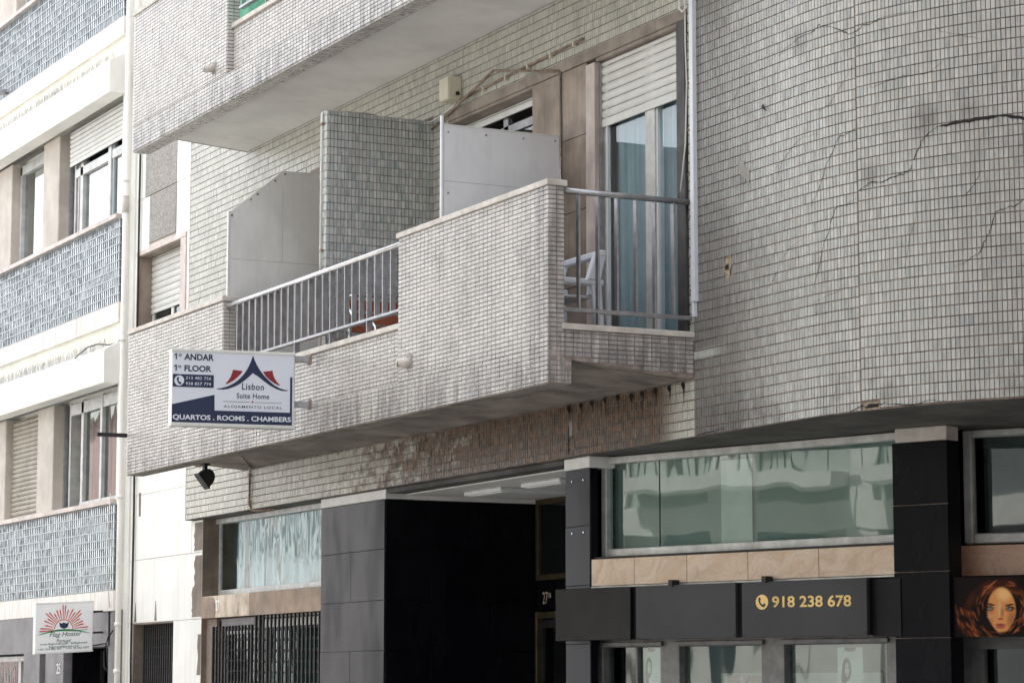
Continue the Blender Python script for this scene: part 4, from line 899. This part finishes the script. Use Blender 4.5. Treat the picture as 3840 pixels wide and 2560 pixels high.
# ---- sunburst sign on the neighbouring house
FH = Frame(-12.184, -.745, 90, tilt=.055)
SH = empty('hanging_sign', label='small white sign with a red sunburst on the left house', cat='sign')
HW, Za, Zb = .625, 1.978, 2.500
P('box', SH, M['sign_frame'], (-.0,HW,-.09,-.004,Za,Zb), fr=FH, bevel=.004); P('face', SH, M['flag_white'], (.004,HW-.01,-.004,.0,Za+.012,Zb-.012), fr=FH)
P('trim', SH, M['white_paint'], (-.003,HW+.002,-.092,.004,Zb-.012,Zb+.004), fr=FH, bevel=.002); P('trim', SH, M['white_paint'], (-.003,HW+.002,-.092,.004,Za-.004,Za+.014), fr=FH, bevel=.002)
for z in (2.16, 2.38): P('arm', SH, M['iron'], (HW+.002,HW+.14,-.06,-.03,z,z+.02), fr=FH)
def sh(x, y):
    a = (x-535)/845; yt, yb = 400-35*a, 1140-50*a
    return a*HW, Zb - (y-yt)/(yb-yt)*(Zb-Za)
def shpoly(pts, mat, w=.0025): return MB().add([FH(sh(*p)[0], w, sh(*p)[1]) for p in pts], [tuple(range(len(pts)))[::-1]]).build('print', mat, SH)
def shtext(body, x0, x1, y0, y1, mat, **kw):
    u0, z0 = sh(x0, y1); u1, z1 = sh(x1, y0); return letter('lettering', SH, mat, FH, body, u0, u1, z0, sh(x0, y0)[1], .0025, **kw)
rays = [(925,405),(968,415),(1010,480),(1080,470),(1110,520),(1190,490),(1208,535),(1183,612),(1235,645),(1243,690),(1312,735),(880,480),(830,488),(795,540),(720,522),(672,538),(700,618),(648,650),(660,722),(590,770),(580,815)]
cxr, cyr = 945, 775
for (x, y) in rays:
    d = np.array([x-cxr, y-cyr], float); L = np.hypot(*d); d /= L; n = np.array([-d[1], d[0]])
    a = np.array([cxr, cyr]) + d*150; b = np.array([cxr, cyr]) + d*(L-26); e = np.array([x, y])
    shpoly([tuple(a+n*4), tuple(b+n*10), tuple(e+n*3), tuple(b-n*9), tuple(a-n*4)], M['sun_red'])
arc = [(cxr+140*cos(t), cyr-145*sin(t)) for t in np.linspace(0, pi, 25)]; arc2 = [(cxr+129*cos(t), cyr-134*sin(t)) for t in np.linspace(pi, 0, 25)]
shpoly(arc+arc2, M['sun_red'], .0028)
shpoly([(540,874),(640,836),(740,805),(850,782),(950,774),(1060,774),(1160,785),(1300,770),(1300,775),(1180,792),(1280,812),(1345,830),(1280,822),(1170,805),(1060,800),(950,800),(850,806),(740,824),(640,850)], M['sign_green'], .0031)
shpoly([(875,680),(915,690),(945,676),(980,690),(1020,670),(1005,725),(1018,722),(990,750),(948,768),(905,752),(875,725),(890,730)], NV, .0031)
shtext('Flag Hostel', 738, 1200, 822, 912, M['text_green'], shear=.3, offset=.002); shtext('Portugal', 842, 1055, 922, 985, M['text_green'], shear=.3, offset=.002)
shtext('www.flaghostel.com   fb/flaghostel', 605, 1290, 985, 1022, M['text_green'], offset=.01); shtext('flaghostel@gmail.com', 730, 1168, 1022, 1056, M['text_green'], offset=.01)
shtext('+351 214 083 967     +351 92 032 7037', 575, 1322, 1062, 1090, M['text_green'], offset=.01)

# ---- shop lettering and house numbers
u0 = 1.928; circ = [(u0+.054*cos(t), 2.176+.049*sin(t)) for t in np.linspace(0, 2*pi, 41)[:-1]]
MB().add([FF(a, .0022, b) for a, b in circ], [tuple(range(40))]).build('print', M['gold'], fs)
hp = [(-.030,.026),(-.018,.034),(-.008,.016),(-.016,.006),(-.004,-.012),(.010,-.016),(.018,-.006),(.034,-.016),(.026,-.030),(.006,-.034),(-.018,-.016),(-.030,.006)]
MB().add([FF(u0+a, .0030, 2.176+b) for a, b in hp], [tuple(range(len(hp)))[::-1]]).build('print', M['fascia'], fs)
letter('lettering', fs, M['gold'], FF, '918 238 678', 2.015, 2.676, 2.138, 2.213, .0022, zs=-.008, offset=.022)
nb = empty('house_number', label='white metal house number 27A on the stained stone lintel', cat='house number')
letter('digits', nb, M['number'], F0, '27', -9.005, -8.90, 2.352, 2.452, -.050, offset=.015); letter('digits', nb, M['number'], F0, 'A', -8.885, -8.852, 2.405, 2.452, -.050, offset=.01)
nb = empty('house_number', label='dim house number 27B above the dark entrance door', cat='house number')
letter('digits', nb, M['lintel_old'], F0, '27', -4.95, -4.86, 2.32, 2.42, -1.445); letter('digits', nb, M['lintel_old'], F0, 'B', -4.84, -4.80, 2.37, 2.41, -1.445)
nb = empty('house_number', label='white house number 25 beside the dark doorway of the left house', cat='house number')
letter('digits', nb, M['number'], F0, '25', -13.655, -13.52, 1.785, 1.895, .055)

# ---- printed posters (flat prints, colours in the print itself)
PRN = printed('printed_poster')
def print_sheet(name, fr, u0, u1, z0, z1, w, nx, ny, paint, parent=None):
    us = np.linspace(0, 1, nx+1); zs = np.linspace(0, 1, ny+1)
    vs = [fr(u0+(u1-u0)*a, w, z0+(z1-z0)*b) for b in zs for a in us]
    fsq = [(j*(nx+1)+i, j*(nx+1)+i+1, (j+1)*(nx+1)+i+1, (j+1)*(nx+1)+i) for j in range(ny) for i in range(nx)]
    A, B = np.meshgrid(us, zs); C = paint(A, B)
    o = MB().add(vs, fsq).build(name, PRN, parent); at = o.data.color_attributes.new('Col', 'FLOAT_COLOR', 'POINT')
    at.data.foreach_set('color', np.concatenate([C.reshape(-1, 3), np.ones((C.size//3, 1))], 1).astype(np.float32).ravel()); return o
def blob(C, m, col): 
    m = np.clip(m, 0, 1)[..., None]; return C*(1-m) + np.array(col)*m
def ell(X, Y, cx, cy, rx, ry, ang=0., soft=.25):
    t = rad(ang); dx, dy = X-cx, Y-cy; a = (dx*cos(t)+dy*sin(t))/rx; b = (-dx*sin(t)+dy*cos(t))/ry
    return np.clip((1 - (a*a+b*b))/soft, 0, 1)
def woman(A, B):
    X = 160 + A*840; Y = 527 - B*489
    C = np.zeros(A.shape+(3,)) + np.array((.012,.008,.008))
    r = np.random.default_rng(3)
    for (cx, cy, rx, ry, an) in ((490,110,170,60,-8),(390,150,46,120,30),(300,220,46,110,28),(620,150,40,90,-35),(690,240,34,130,-14),(240,330,80,34,20),(220,430,50,44,0),(290,490,90,34,5)):
        C = blob(C, ell(X, Y, cx, cy, rx, ry, an, .95)*.7, (.085,.020,.009))
    for k in range(150):     # hair strands swept round the face
        side = r.choice([-1, -1, -1, 1]); ph = r.uniform(20, 170); R_ = r.uniform(150, 215) + (ph > 80)*r.uniform(0, 170)*(side < 0)
        cx = 520 + side*R_*sin(rad(ph))*.95; cy = 300 - R_*cos(rad(ph))*1.08; an = side*(ph-90) + r.uniform(-22, 22)
        lit = r.random(); cc = (.62,.20,.06) if lit > .80 else (.34,.085,.028) if lit > .45 else (.014,.007,.006)
        C = blob(C, ell(X, Y, cx, cy, r.uniform(5, 11), r.uniform(26, 62), an, .95)*r.uniform(.3, .75), cc)
    wid = np.where(Y > 330, 1 - np.clip((Y-330)/190, 0, 1)**1.8*.42, 1.); face = ell(520+(X-520)/wid, Y, 520, 315, 112, 200, 0, .2)
    C = blob(C, face, (.80,.34,.12))
    C = blob(C, ell(X, Y, 540, 180, 70, 70, 0, .9)*face*.9, (.98,.60,.25)); C = blob(C, ell(X, Y, 425, 350, 45, 130, 0, .9)*face*.5, (.40,.10,.05))
    C = blob(C, ell(X, Y, 600, 400, 50, 110, 0, .9)*face*.6, (.22,.07,.04)); C = blob(C, ell(X, Y, 505, 300, 16, 80, 2, .8)*.6, (.80,.55,.30)); C = blob(C, ell(X, Y, 440, 360, 35, 30, 0, .9)*.6, (.78,.42,.22))
    C = blob(C, ell(X, Y, 525, 330, 16, 60, 2, .8)*.45, (.22,.07,.035))
    for ex, ey, s in ((428,294,1), (585,300,-1)):
        C = blob(C, ell(X, Y, ex, ey, 46, 26, 6*s, .8), (.03,.012,.01)); C = blob(C, ell(X, Y, ex+6*s, ey+2, 22, 9, 0, .5), (.40,.34,.30)); C = blob(C, ell(X, Y, ex+8*s, ey, 9, 9, 0, .5), (.05,.09,.12)); 
    C = blob(C, ell(X, Y, 436, 262, 46, 9, 12, .6), (.04,.015,.01)); C = blob(C, ell(X, Y, 580, 270, 46, 9, -10, .6), (.04,.015,.01))
    C = blob(C, ell(X, Y, 512, 384, 26, 9, 0, .8)*.85, (.10,.025,.015)); C = blob(C, ell(X, Y, 510, 432, 50, 11, 2, .6), (.30,.06,.045)); C = blob(C, ell(X, Y, 510, 452, 44, 14, 0, .6), (.46,.13,.09)); C = blob(C, ell(X, Y, 510, 440, 46, 3, 0, .7), (.08,.015,.012))
    C = blob(C, ell(X, Y, 545, 505, 70, 26, 0, .9)*.9, (.015,.008,.008)); C = blob(C, ell(X, Y, 340, 210, 40, 110, 22, .9)*.6, (.02,.008,.006))
    return C
FQ = Frame(1.41, 1.015, 33.5)
pb = P('wall_poster', None, M['fascia_dark'], (0,.72,-.03,-.003,1.928,2.297), fr=FQ); tag(pb, 'dark poster of a red-haired woman at the right edge', 'poster')
print_sheet('print', FQ, .002, .718, 1.930, 2.295, -.001, 150, 76, woman, pb)
def sketch(A, B):
    C = np.zeros(A.shape+(3,)) + np.array((.60,.60,.60))
    C = blob(C, ell(A, B, .35, .62, .20, .22, 0, .3), (.03,.03,.03)); C = blob(C, ell(A, B, .24, .42, .11, .20, 12, .3), (.03,.03,.03)); C = blob(C, ell(A, B, .37, .62, .10, .13, 0, .3), (.55,.52,.50))
    C = blob(C, ell(A, B, .33, .645, .03, .012, 0, .3), (.05,.05,.05)); C = blob(C, ell(A, B, .41, .645, .03, .012, 0, .3), (.05,.05,.05)); C = blob(C, ell(A, B, .37, .55, .035, .012, 0, .3), (.25,.06,.06))
    C = blob(C, ell(A, B, .5, .97, .25, .05, 0, .3), (.12,.08,.06))
    for k in range(7): C = blob(C, ((np.abs(A-.72) < .16) & (np.abs(B-(.5-.045*k)) < .008)).astype(float)*.5, (.3,.3,.3))
    return C
p1 = print_sheet('window_poster', FW, .335, .50, 1.54, 1.895, -.046, 44, 60, sketch); tag(p1, 'white poster with a dark-haired woman in the left shop window', 'poster')
p2 = print_sheet('window_poster', FW, 2.08, 2.29, 1.50, 1.88, -.046, 44, 60, sketch); tag(p2, 'pale poster in the right-hand shop window below the fascia', 'poster')
lg = empty('window_decal', label='white wave logo with lettering on the middle shop window', cat='decal')
letter('lettering', lg, M['opp_trim'], FW, 'WELLA', 1.20, 1.36, 1.625, 1.655, -.028, offset=.01)
for k in range(3): MB().tube([FW(1.22+.10*i/8, -.0285, 1.668+.012*k+.008*sin(i*.9)) for i in range(9)], .003, 4).build('print', M['opp_trim'], lg)

# ------------------------------------------------------------------ neighbouring house on the left
nbd = empty('cream_apartment_house', label='cream apartment house with glass-block parapets at the left edge', cat='building')
YL = -.02     # wall plane as w
XR = -11.735; XL = -20.0
lw = P('wall', nbd, M['cream'], (-11.95, XR, -.5, YL, 2.44, 12.2), bevel=.0)
P('wall_strip', nbd, M['marble'], (XR+.001, -11.6005, -.5, YL-.03, 0, 12.2))
def lens_panel(parent, u0, u1, z0, z1):
    """pressed glass blocks: each cell a small off-centre pyramid in a raised grid"""
    nu, nz = round((u1-u0)/.069), 10; vs = []; fs = []
    du, dz = (u1-u0)/nu, (z1-z0)/nz
    P('grid', parent, M['lens_grid'], (u0, u1, -.12, -.012, z0, z1))
    for j in range(nz+1): P('grid_rail', parent, M['lens_rail'], (u0, u1, -.012, .007, max(z0, z0+j*dz-.006), min(z1, z0+j*dz+.006)))
    for i in range(nu):
        for j in range(nz):
            a, b = u0+i*du, z0+j*dz; k = len(vs); q = [random.gauss(0, .0007) for _ in range(4)]
            c, d_, e, f_ = a+.004, a+du-.017, b+.007, b+dz-.007
            vs += [F0(c, .001+q[0], e), F0(d_, .006+q[1], e), F0(d_, .006+q[2], f_), F0(c, .001+q[3], f_), F0(c, -.014, e), F0(d_, -.014, e), F0(d_, -.014, f_), F0(c, -.014, f_)]
            fs += [(k,k+1,k+2,k+3)] + [(k+4+x, k+4+(x+1) % 4, k+(x+1) % 4, k+x) for x in range(4)]
    stuff(MB().add(vs, fs).build('glass_block_field', M['lens_glass'], parent))
def left_floor(z0, top=False, ground=False):
    """z0 = bottom of the glass-block parapet"""
    d = z0 - 5.685
    pr = P('parapet', nbd, M['cream'], (XL, -11.93, -.4, -.013, z0, z0+.905))
    lens_panel(pr, -18.5, -11.90, z0+.004, z0+.900)
    for a, b in ((-20,-16.2),(-16.2,-14.05),(-14.05,-11.93)): P('coping', pr, M['pink_marble'], (a+.001, b-.001, -.3, .045, z0+.905, z0+.955), bevel=.004)
    for a, b in ((-20,-16.9),(-16.9,-15.3),(-15.3,-14.1),(-14.1,-12.9),(-12.9,-11.88)): P('band_panel', pr, M['band_stone'], (a+.0012, b-.0012, -.1, .012, z0-.215, z0-.003), bevel=.002)
    if not ground:
        P('wall_band', nbd, M['yellow_wall'], (XL, -11.95, -.4, YL-.002, z0-.64, z0-.214))
        hd = MB()
        hd.prism(Frame(0,0,90), [(-.20, z0-.885), (-.03, z0-.887), (YL*-1, z0-.86), (.02, z0-.44), (-.03, z0-.44), (-.20, z0-.53)], XL, -11.765)
        hd = hd.build('window_hood', M['cream'], nbd, bevel=.006)
        m = MB()
        for k in range(640):
            x = random.uniform(-18, -12.0); y = -random.uniform(.03, .16); zz = z0-.44 - (y+.03)*-.53*1.0 if False else z0-.44 + (y+.03)*.53
            a = random.choice((-1, 1))*random.uniform(.15, .55); h = random.uniform(.07, .11); e = random.uniform(-.5, .5)
            p0 = Vector((x, y, zz-.004)); p1 = p0 + Vector((sin(e)*h*.5, a*h*.5, h))
            m.add([p0+Vector((-.0016,0,0)), p0+Vector((.0016,0,0)), p1+Vector((.0012,0,0)), p1+Vector((-.0012,0,0))], [(0,1,2,3)])
            m.add([p0+Vector((0,-.0016,0)), p0+Vector((0,.0016,0)), p1+Vector((0,.0012,0)), p1+Vector((0,-.0012,0))], [(0,1,2,3)])
        stuff(m.build('bird_spikes', M['rail_steel'], hd))
def left_windows(zs, zt, low):
    # piers and windows between the coping (zs) and the hood (zt)
    for a, b in ((-14.81,-14.215), (-20,-16.12)): P('pier', nbd, M['pier_stone'], (a, b, -.45, YL, zs, zt), bevel=.003)
    P('pier_side', nbd, M['pier_stone'], (-14.214,-14.20,-.35,YL-.004,zs,zt)); P('pier_side', nbd, M['pier_stone'], (-16.119,-16.105,-.35,YL-.004,zs,zt))
    gm = M['glass'] if low else M['glass_mirror']
    if low:
        wn = P('window', nbd, M['alu_dull'], (-13.99,-13.94,-.26,-.14,zs,zt), (-13.50,-13.42,-.20,-.12,zs,zt), (-12.80,-12.735,-.18,-.11,zs,zt), (-11.995,-11.951,-.22,-.12,zs,zt), (-13.5,-11.96,-.2,-.115,zs,zs+.06), (-13.9,-11.96,-.2,-.12,zt-.15,zt-.02), bevel=.003)
        P('pane', wn, gm, (-13.42,-12.80,-.165,-.160,zs+.06,zt-.15)); P('pane', wn, gm, (-12.735,-11.995,-.155,-.150,zs+.06,zt-.15)); P('track', wn, M['dark_alu'], (-13.94,-13.5,-.30,-.26,zs,zt))
        P('curtain', wn, M['curtain_pink'], (-13.38,-12.82,-.24,-.23,zs,zt)); P('curtain', wn, M['curtain_pale'], (-12.72,-12.0,-.24,-.23,zs,zt)); P('curtain_edge', wn, M['opp_trim'], (-12.36,-12.31,-.228,-.22,zs,zt))
    else:
        wn = P('window', nbd, M['alu_dull'], (-13.99,-13.94,-.26,-.14,zs,zt), (-13.86,-13.82,-.24,-.14,zs,zt), (-13.72,-13.62,-.22,-.12,zs,zt), (-12.70,-12.60,-.18,-.11,zs,zt), (-11.995,-11.951,-.22,-.12,zs,zt), (-13.9,-11.96,-.2,-.12,7.36,7.46) if zs < 8 else (-13.9,-11.96,-.2,-.12,zt-.2,zt-.1), bevel=.003)
        P('pane', wn, gm, (-13.62,-12.70,-.165,-.160,zs,zt)); P('pane', wn, gm, (-12.60,-11.995,-.155,-.150,zs,zt)); P('stile', wn, M['curtain'], (-12.598,-12.55,-.17,-.13,zs,zt))
    P('rail', wn, M['alu'], (-14.20,-14.15,-.26,-.14,zs,zt), (-14.12,-14.07,-.3,-.18,zs,zt))
    P('room_back', wn, M['dim_room'], (-14.2,-11.95,-.49,-.44,zs,zt))
    wb = P('window', nbd, M['alu_dull'], (-16.10,-16.03,-.22,-.12,zs,zt), (-15.12,-14.96,-.20,-.12,zs,zt), (-14.90,-14.81,-.25,-.14,zs,zt), (-16.1,-14.82,-.2,-.12,zt-.14,zt-.03), bevel=.003)
    P('pane', wb, gm, (-16.03,-15.12,-.17,-.165,zs,zt)); P('room_back', wb, M['dim_room'], (-16.1,-14.82,-.49,-.44,zs,zt))
    if low: shutter(nbd, F0, -16.08, -14.815, -.10, zs, zt-.02, .056, M['shutter_brown'])
    else: shutter(nbd, F0, -14.0, -11.955, -.085, 7.505 if zs < 8 else zt-.4, zt-.005, .055, M['shutter'])
    P('soffit_strip', nbd, M['cream'], (XL,-11.95,-.45,-.19,zt-.012,zt+.05))
left_floor(2.642, ground=True); left_floor(5.685); left_floor(8.79)
left_windows(3.60, 4.80, True); left_windows(6.642, 7.905, False); left_windows(9.75, 11.0, False)
P('unseen_roof_and_rear', nbd, M['cream'], (XL,XR,-12,-.41,11.9,12.2), (XL,XR,-12,-11.7,0,11.9), (XL-.3,XL,-12,.0,0,12.2))  # roof and rear out of view, added to keep the sun out
P('top_wall', nbd, M['cream'], (XL,-11.95,-.4,YL,11.0,12.2))
# grey stone ground floor
gr = P('stone_base', nbd, M['grey_stone'], (XL,-14.46,-.4,.004,2.02,2.43), (-15.08,-14.46,-.4,.004,0,2.02), (-14.46,-12.0,-.4,-.004,2.06,2.43), (-12.05,XR,-.4,-.004,0,2.43), (-20,-15.7,-.4,.004,0,1.0), bevel=.003)
for a, b in ((-14.8,-14.47),(-14.47,-13.95),(-13.95,-13.4),(-13.4,-12.75),(-12.75,-12.05)): slab('stone_panel', gr, M['grey_stone'], F0, a, b, .010 if b < -14.46 else .003, 2.07 if b > -14.46 else 2.03, 2.426, t=.01)
P('door_pier', nbd, M['grey_stone'], (-14.44,-13.43,-.5,-.1,0,2.06)); P('door_pier', nbd, M['grey_stone'], (-14.1,-13.44,-.4,.045,0,2.058), bevel=.003)
P('doorway', nbd, M['dark_room'], (-13.43,-12.05,-1.2,-.8,0,2.06)); P('doorway_side', nbd, M['granite_dark'], (-13.43,-13.41,-.8,-.05,0,2.06))
gt = P('iron_gate', nbd, M['iron'], (-13.40,-13.36,-.40,-.36,0,2.04), (-12.10,-12.06,-.40,-.36,0,2.04), (-13.36,-12.10,-.40,-.36,1.50,1.54))
for k in range(9): MB().tube([(-12.2-.05*k*.3, .38, 1.54), (-12.7-.07*k, .38, 2.04)], .007, 5).build('bar', M['iron'], gt)
for k in range(3): MB().tube([(-12.95+.32*k+.11*cos(t), .385, 1.70+.14*sin(t)) for t in np.linspace(0, 5.2, 18)], .009, 6).build('scroll', M['iron'], gt)
wn = P('window', nbd, M['alu_dull'], (-20,-15.09,-.2,-.12,1.94,2.0), (-15.70,-15.60,-.2,-.12,1.0,1.94), (-15.14,-15.085,-.2,-.12,1.0,1.94), bevel=.003); P('pane', wn, M['glass'], (-20,-15.7,-.17,-.165,1.,1.94)); P('pane', wn, M['glass'], (-15.6,-15.14,-.165,-.16,1.,1.94)); P('blind', wn, M['dim_room'], (-20,-15.1,-.4,-.35,1.,2.))
# downpipe and cables at the party line
dp = MB().tube([(-11.655,-.03,9.9),(-11.655,-.03,3.62),(-11.655,-.025,3.4),(-11.66,-.025,0)], .031, 12).build('downpipe', M['cream'], None, smooth=True)
tag(dp, 'pale downpipe on the joint between the two buildings', 'downpipe')
for z in (6.95, 5.25, 3.60, 2.28, 1.80): MB().tube([(-11.655,-.03,z-.02),(-11.655,-.03,z+.02)], .037, 12).build('collar', M['cream'], dp, smooth=True)
MB().tube([(-11.655,-.03,6.60),(-11.655,-.03,6.78)], .037, 12).build('collar', M['marble_old'], dp, smooth=True)
c = MB().tube([(-11.43,.05,7.9),(-11.43,.045,6.7),(-11.44,.05,5.9),(-11.45,.05,4.0),(-11.44,.05,3.3),(-11.435,.045,2.4),(-11.455,.05,1.9),(-11.43,.05,1.3)], .012, 6).build('cable', M['black_plastic'], None, smooth=True)
tag(c, 'straight black cable down the white marble beside the downpipe', 'cable')
q = [(-11.80,9.9),(-11.79,9.2),(-11.81,8.5),(-11.79,7.9),(-11.81,7.3),(-11.80,6.7),(-11.79,6.0),(-11.80,5.5),(-11.79,5.29)]
c = MB().tube([(x, -.005, z) for x, z in q] + [(-11.84,-.03,5.235),(-11.95,-.08,5.225),(-12.1,-.16,5.245),(-12.35,-.19,5.24),(-12.7,-.19,5.19),(-13.0,-.17,5.12)], .007, 6).build('cable', M['black_plastic'], None, smooth=True)
tag(c, 'thin black cable hanging along the left house and over its window hood', 'cable')
c = MB().tube([(-15.4,-.17,5.10),(-16.0,-.19,5.16),(-16.5,-.18,5.13),(-17,-.19,5.10)], .007, 6).build('cable', M['black_plastic'], None, smooth=True)
tag(c, 'grey cable lying on the window hood at the left edge', 'cable')
c = MB().tube([(-11.80,-.03,2.22),(-11.9,-.05,2.15),(-12.0,-.06,2.0),(-11.98,-.06,1.85),(-11.92,-.05,1.80),(-11.9,-.05,1.9),(-11.93,-.05,2.05),(-11.98,-.05,2.09),(-12.1,-.05,2.085),(-12.18,-.12,2.07)], .008, 6).build('cable', M['black_plastic'], None, smooth=True)
tag(c, 'looped black cable on the grey wall right of the sunburst sign', 'cable')
c = MB().tube([(-11.93,-.045,3.66),(-11.945,-.05,3.3),(-11.925,-.045,2.95),(-11.94,-.05,2.7),(-11.93,-.03,2.46)], .006, 6).build('cable', M['pvc'], None, smooth=True)
tag(c, 'white cable hanging at the end of the lowest glass-block parapet', 'cable')
sp = MB().tube([(-16.3,-.02,8.84),(-16.42,-.26,8.80)], .035, 10).build('drain_spout', M['alu'], None, smooth=True)
tag(sp, 'grey pipe spout at the foot of the topmost glass-block parapet', 'drain spout')

# ------------------------------------------------------------------ houses across the street (seen mirrored in the windows; heights and tones also set to shape the light)
def house(x0, x1, h, mat, nwin, label, base):
    hs = empty('street_house', label=label, cat='building', group='houses across the street')
    y = -13.0; nf = int(h//3.3)
    P('wall', hs, mat, (x0, x1, 13.0, 22., 0, h), fr=Frame(0, 0, 0) if False else Frame(0, 0, 0))
    MB().box(x0-.1, x1+.1, -13.35, -12.6 if False else -12.7, h-.35, h).build('cornice', M['opp_trim'], hs)
    MB().box(x0-.02, x1+.02, -13.1, -12.86, 3.5, 3.85).build('string_course', M['opp_trim'], hs)
    MB().add([(x0,-13,h),(x1,-13,h),(x1,-22,h),(x0,-22,h),(x0,-17.5,h+1.6),(x1,-17.5,h+1.6)], [(0,1,5,4),(2,3,4,5),(0,4,3),(1,2,5)]).build('roof', M['roof_tile'], hs)
    for f in range(nf):
        for k in range(nwin):
            xc = x0 + (x1-x0)*(k+.5)/nwin; z0 = 4.5 + (f-1)*3.2 if f else .8
            if z0 + 2. > h: continue
            w_ = MB().box(xc-.65, xc+.65, -13.02, -12.94, z0, z0+1.9).build('window', M['opp_trim'], hs)
            MB().box(xc-.52, xc-.04, -12.939, -12.925, z0+.12, z0+1.78).build('pane', M['opp_win'], w_); MB().box(xc+.04, xc+.52, -12.939, -12.925, z0+.12, z0+1.78).build('pane', M['opp_win'], w_)
    return hs
house(-66, -44, 9.2, M['opp_pink'], 7, 'low pink house across the street, far left', 1)
house(-44, -30, 8.6, M['opp_pale'], 5, 'pale blue house across the street with white windows', 1)
house(-30, -17, 10.4, M['opp_blue'], 5, 'grey-blue house across the street', 1)
gh = house(-17, -2, 13.5, M['opp_green'], 5, 'green house across the street opposite the corner shop', 1)
MB().box(-17, -2, -13.0, -12.96, 0, 3.05).build('plinth', M['opp_trim'], gh)  # white band put in to brighten reflections in the lower shop panes
for x in (-16.4, -13.6, -10.9, -8.3, -6.6, -4.9, -3.0):
    MB().box(x-.22, x+.22, -13.0, -12.88, 0, 13).build('pilaster', M['opp_trim'], gh)
for x0, x1 in ((-12.9,-9.4), (-7.9,-5.2), (-4.6,-2.2)):
    b_ = MB().box(x0, x1, -13.0, -12.2, 4.02, 4.20).build('balcony', M['opp_trim'], gh)
    for k in range(int((x1-x0)/.14)): MB().box(x0+.05+k*.14, x0+.07+k*.14, -12.26, -12.24, 4.2, 5.1).build('bar', M['iron'], b_)
    MB().box(x0, x1, -12.28, -12.22, 5.1, 5.15).build('rail', M['iron'], b_)
    vs = [((x0+x1)/2+1.15*cos(t), -12.955, 3.05+.72*sin(t)) for t in np.linspace(0, pi, 17)]
    MB().add(vs+[(v[0], -12.945, v[2]) for v in vs], [tuple(range(17)), tuple(range(33, 16, -1))]+[(i, i+1, 18+i, 17+i) for i in range(16)]).build('fanlight', M['opp_win'], gh)
house(-2, 24, 19., M['opp_dark'], 7, 'tall unseen grey house behind the viewpoint, raised and darkened to dim the right', 1)  # height and dark tone chosen to cut light on the right

# unseen house added right of the view to cut light from that side
sc_ = empty('street_house', label='unseen dark brown house added right of the view to block sky light', cat='building', group='houses across the street')
MB().box(9.8, 26, -3.6, 22, 0, 23).build('wall', M['opp_brown'], sc_); MB().box(9.6, 26.2, -3.8, 22.2, 23, 23.4).build('cornice', M['opp_trim'], sc_)
MB().add([(9.8,-3.6,23.4),(26,-3.6,23.4),(26,22,23.4),(9.8,22,23.4),(18,0,25.5),(18,18,25.5)], [(0,1,4),(1,2,5,4),(2,3,5),(3,0,4,5)]).build('roof', M['roof_tile'], sc_)
for f in range(6):
    for k in range(5):
        y = -1.5 + k*4.4; z0 = .9 + f*3.3
        w_ = MB().box(9.73, 9.82, y-.65, y+.65, z0, z0+1.9).build('window', M['opp_trim'], sc_); MB().box(9.715, 9.729, y-.52, y+.52, z0+.12, z0+1.78).build('pane', M['opp_win'], w_)
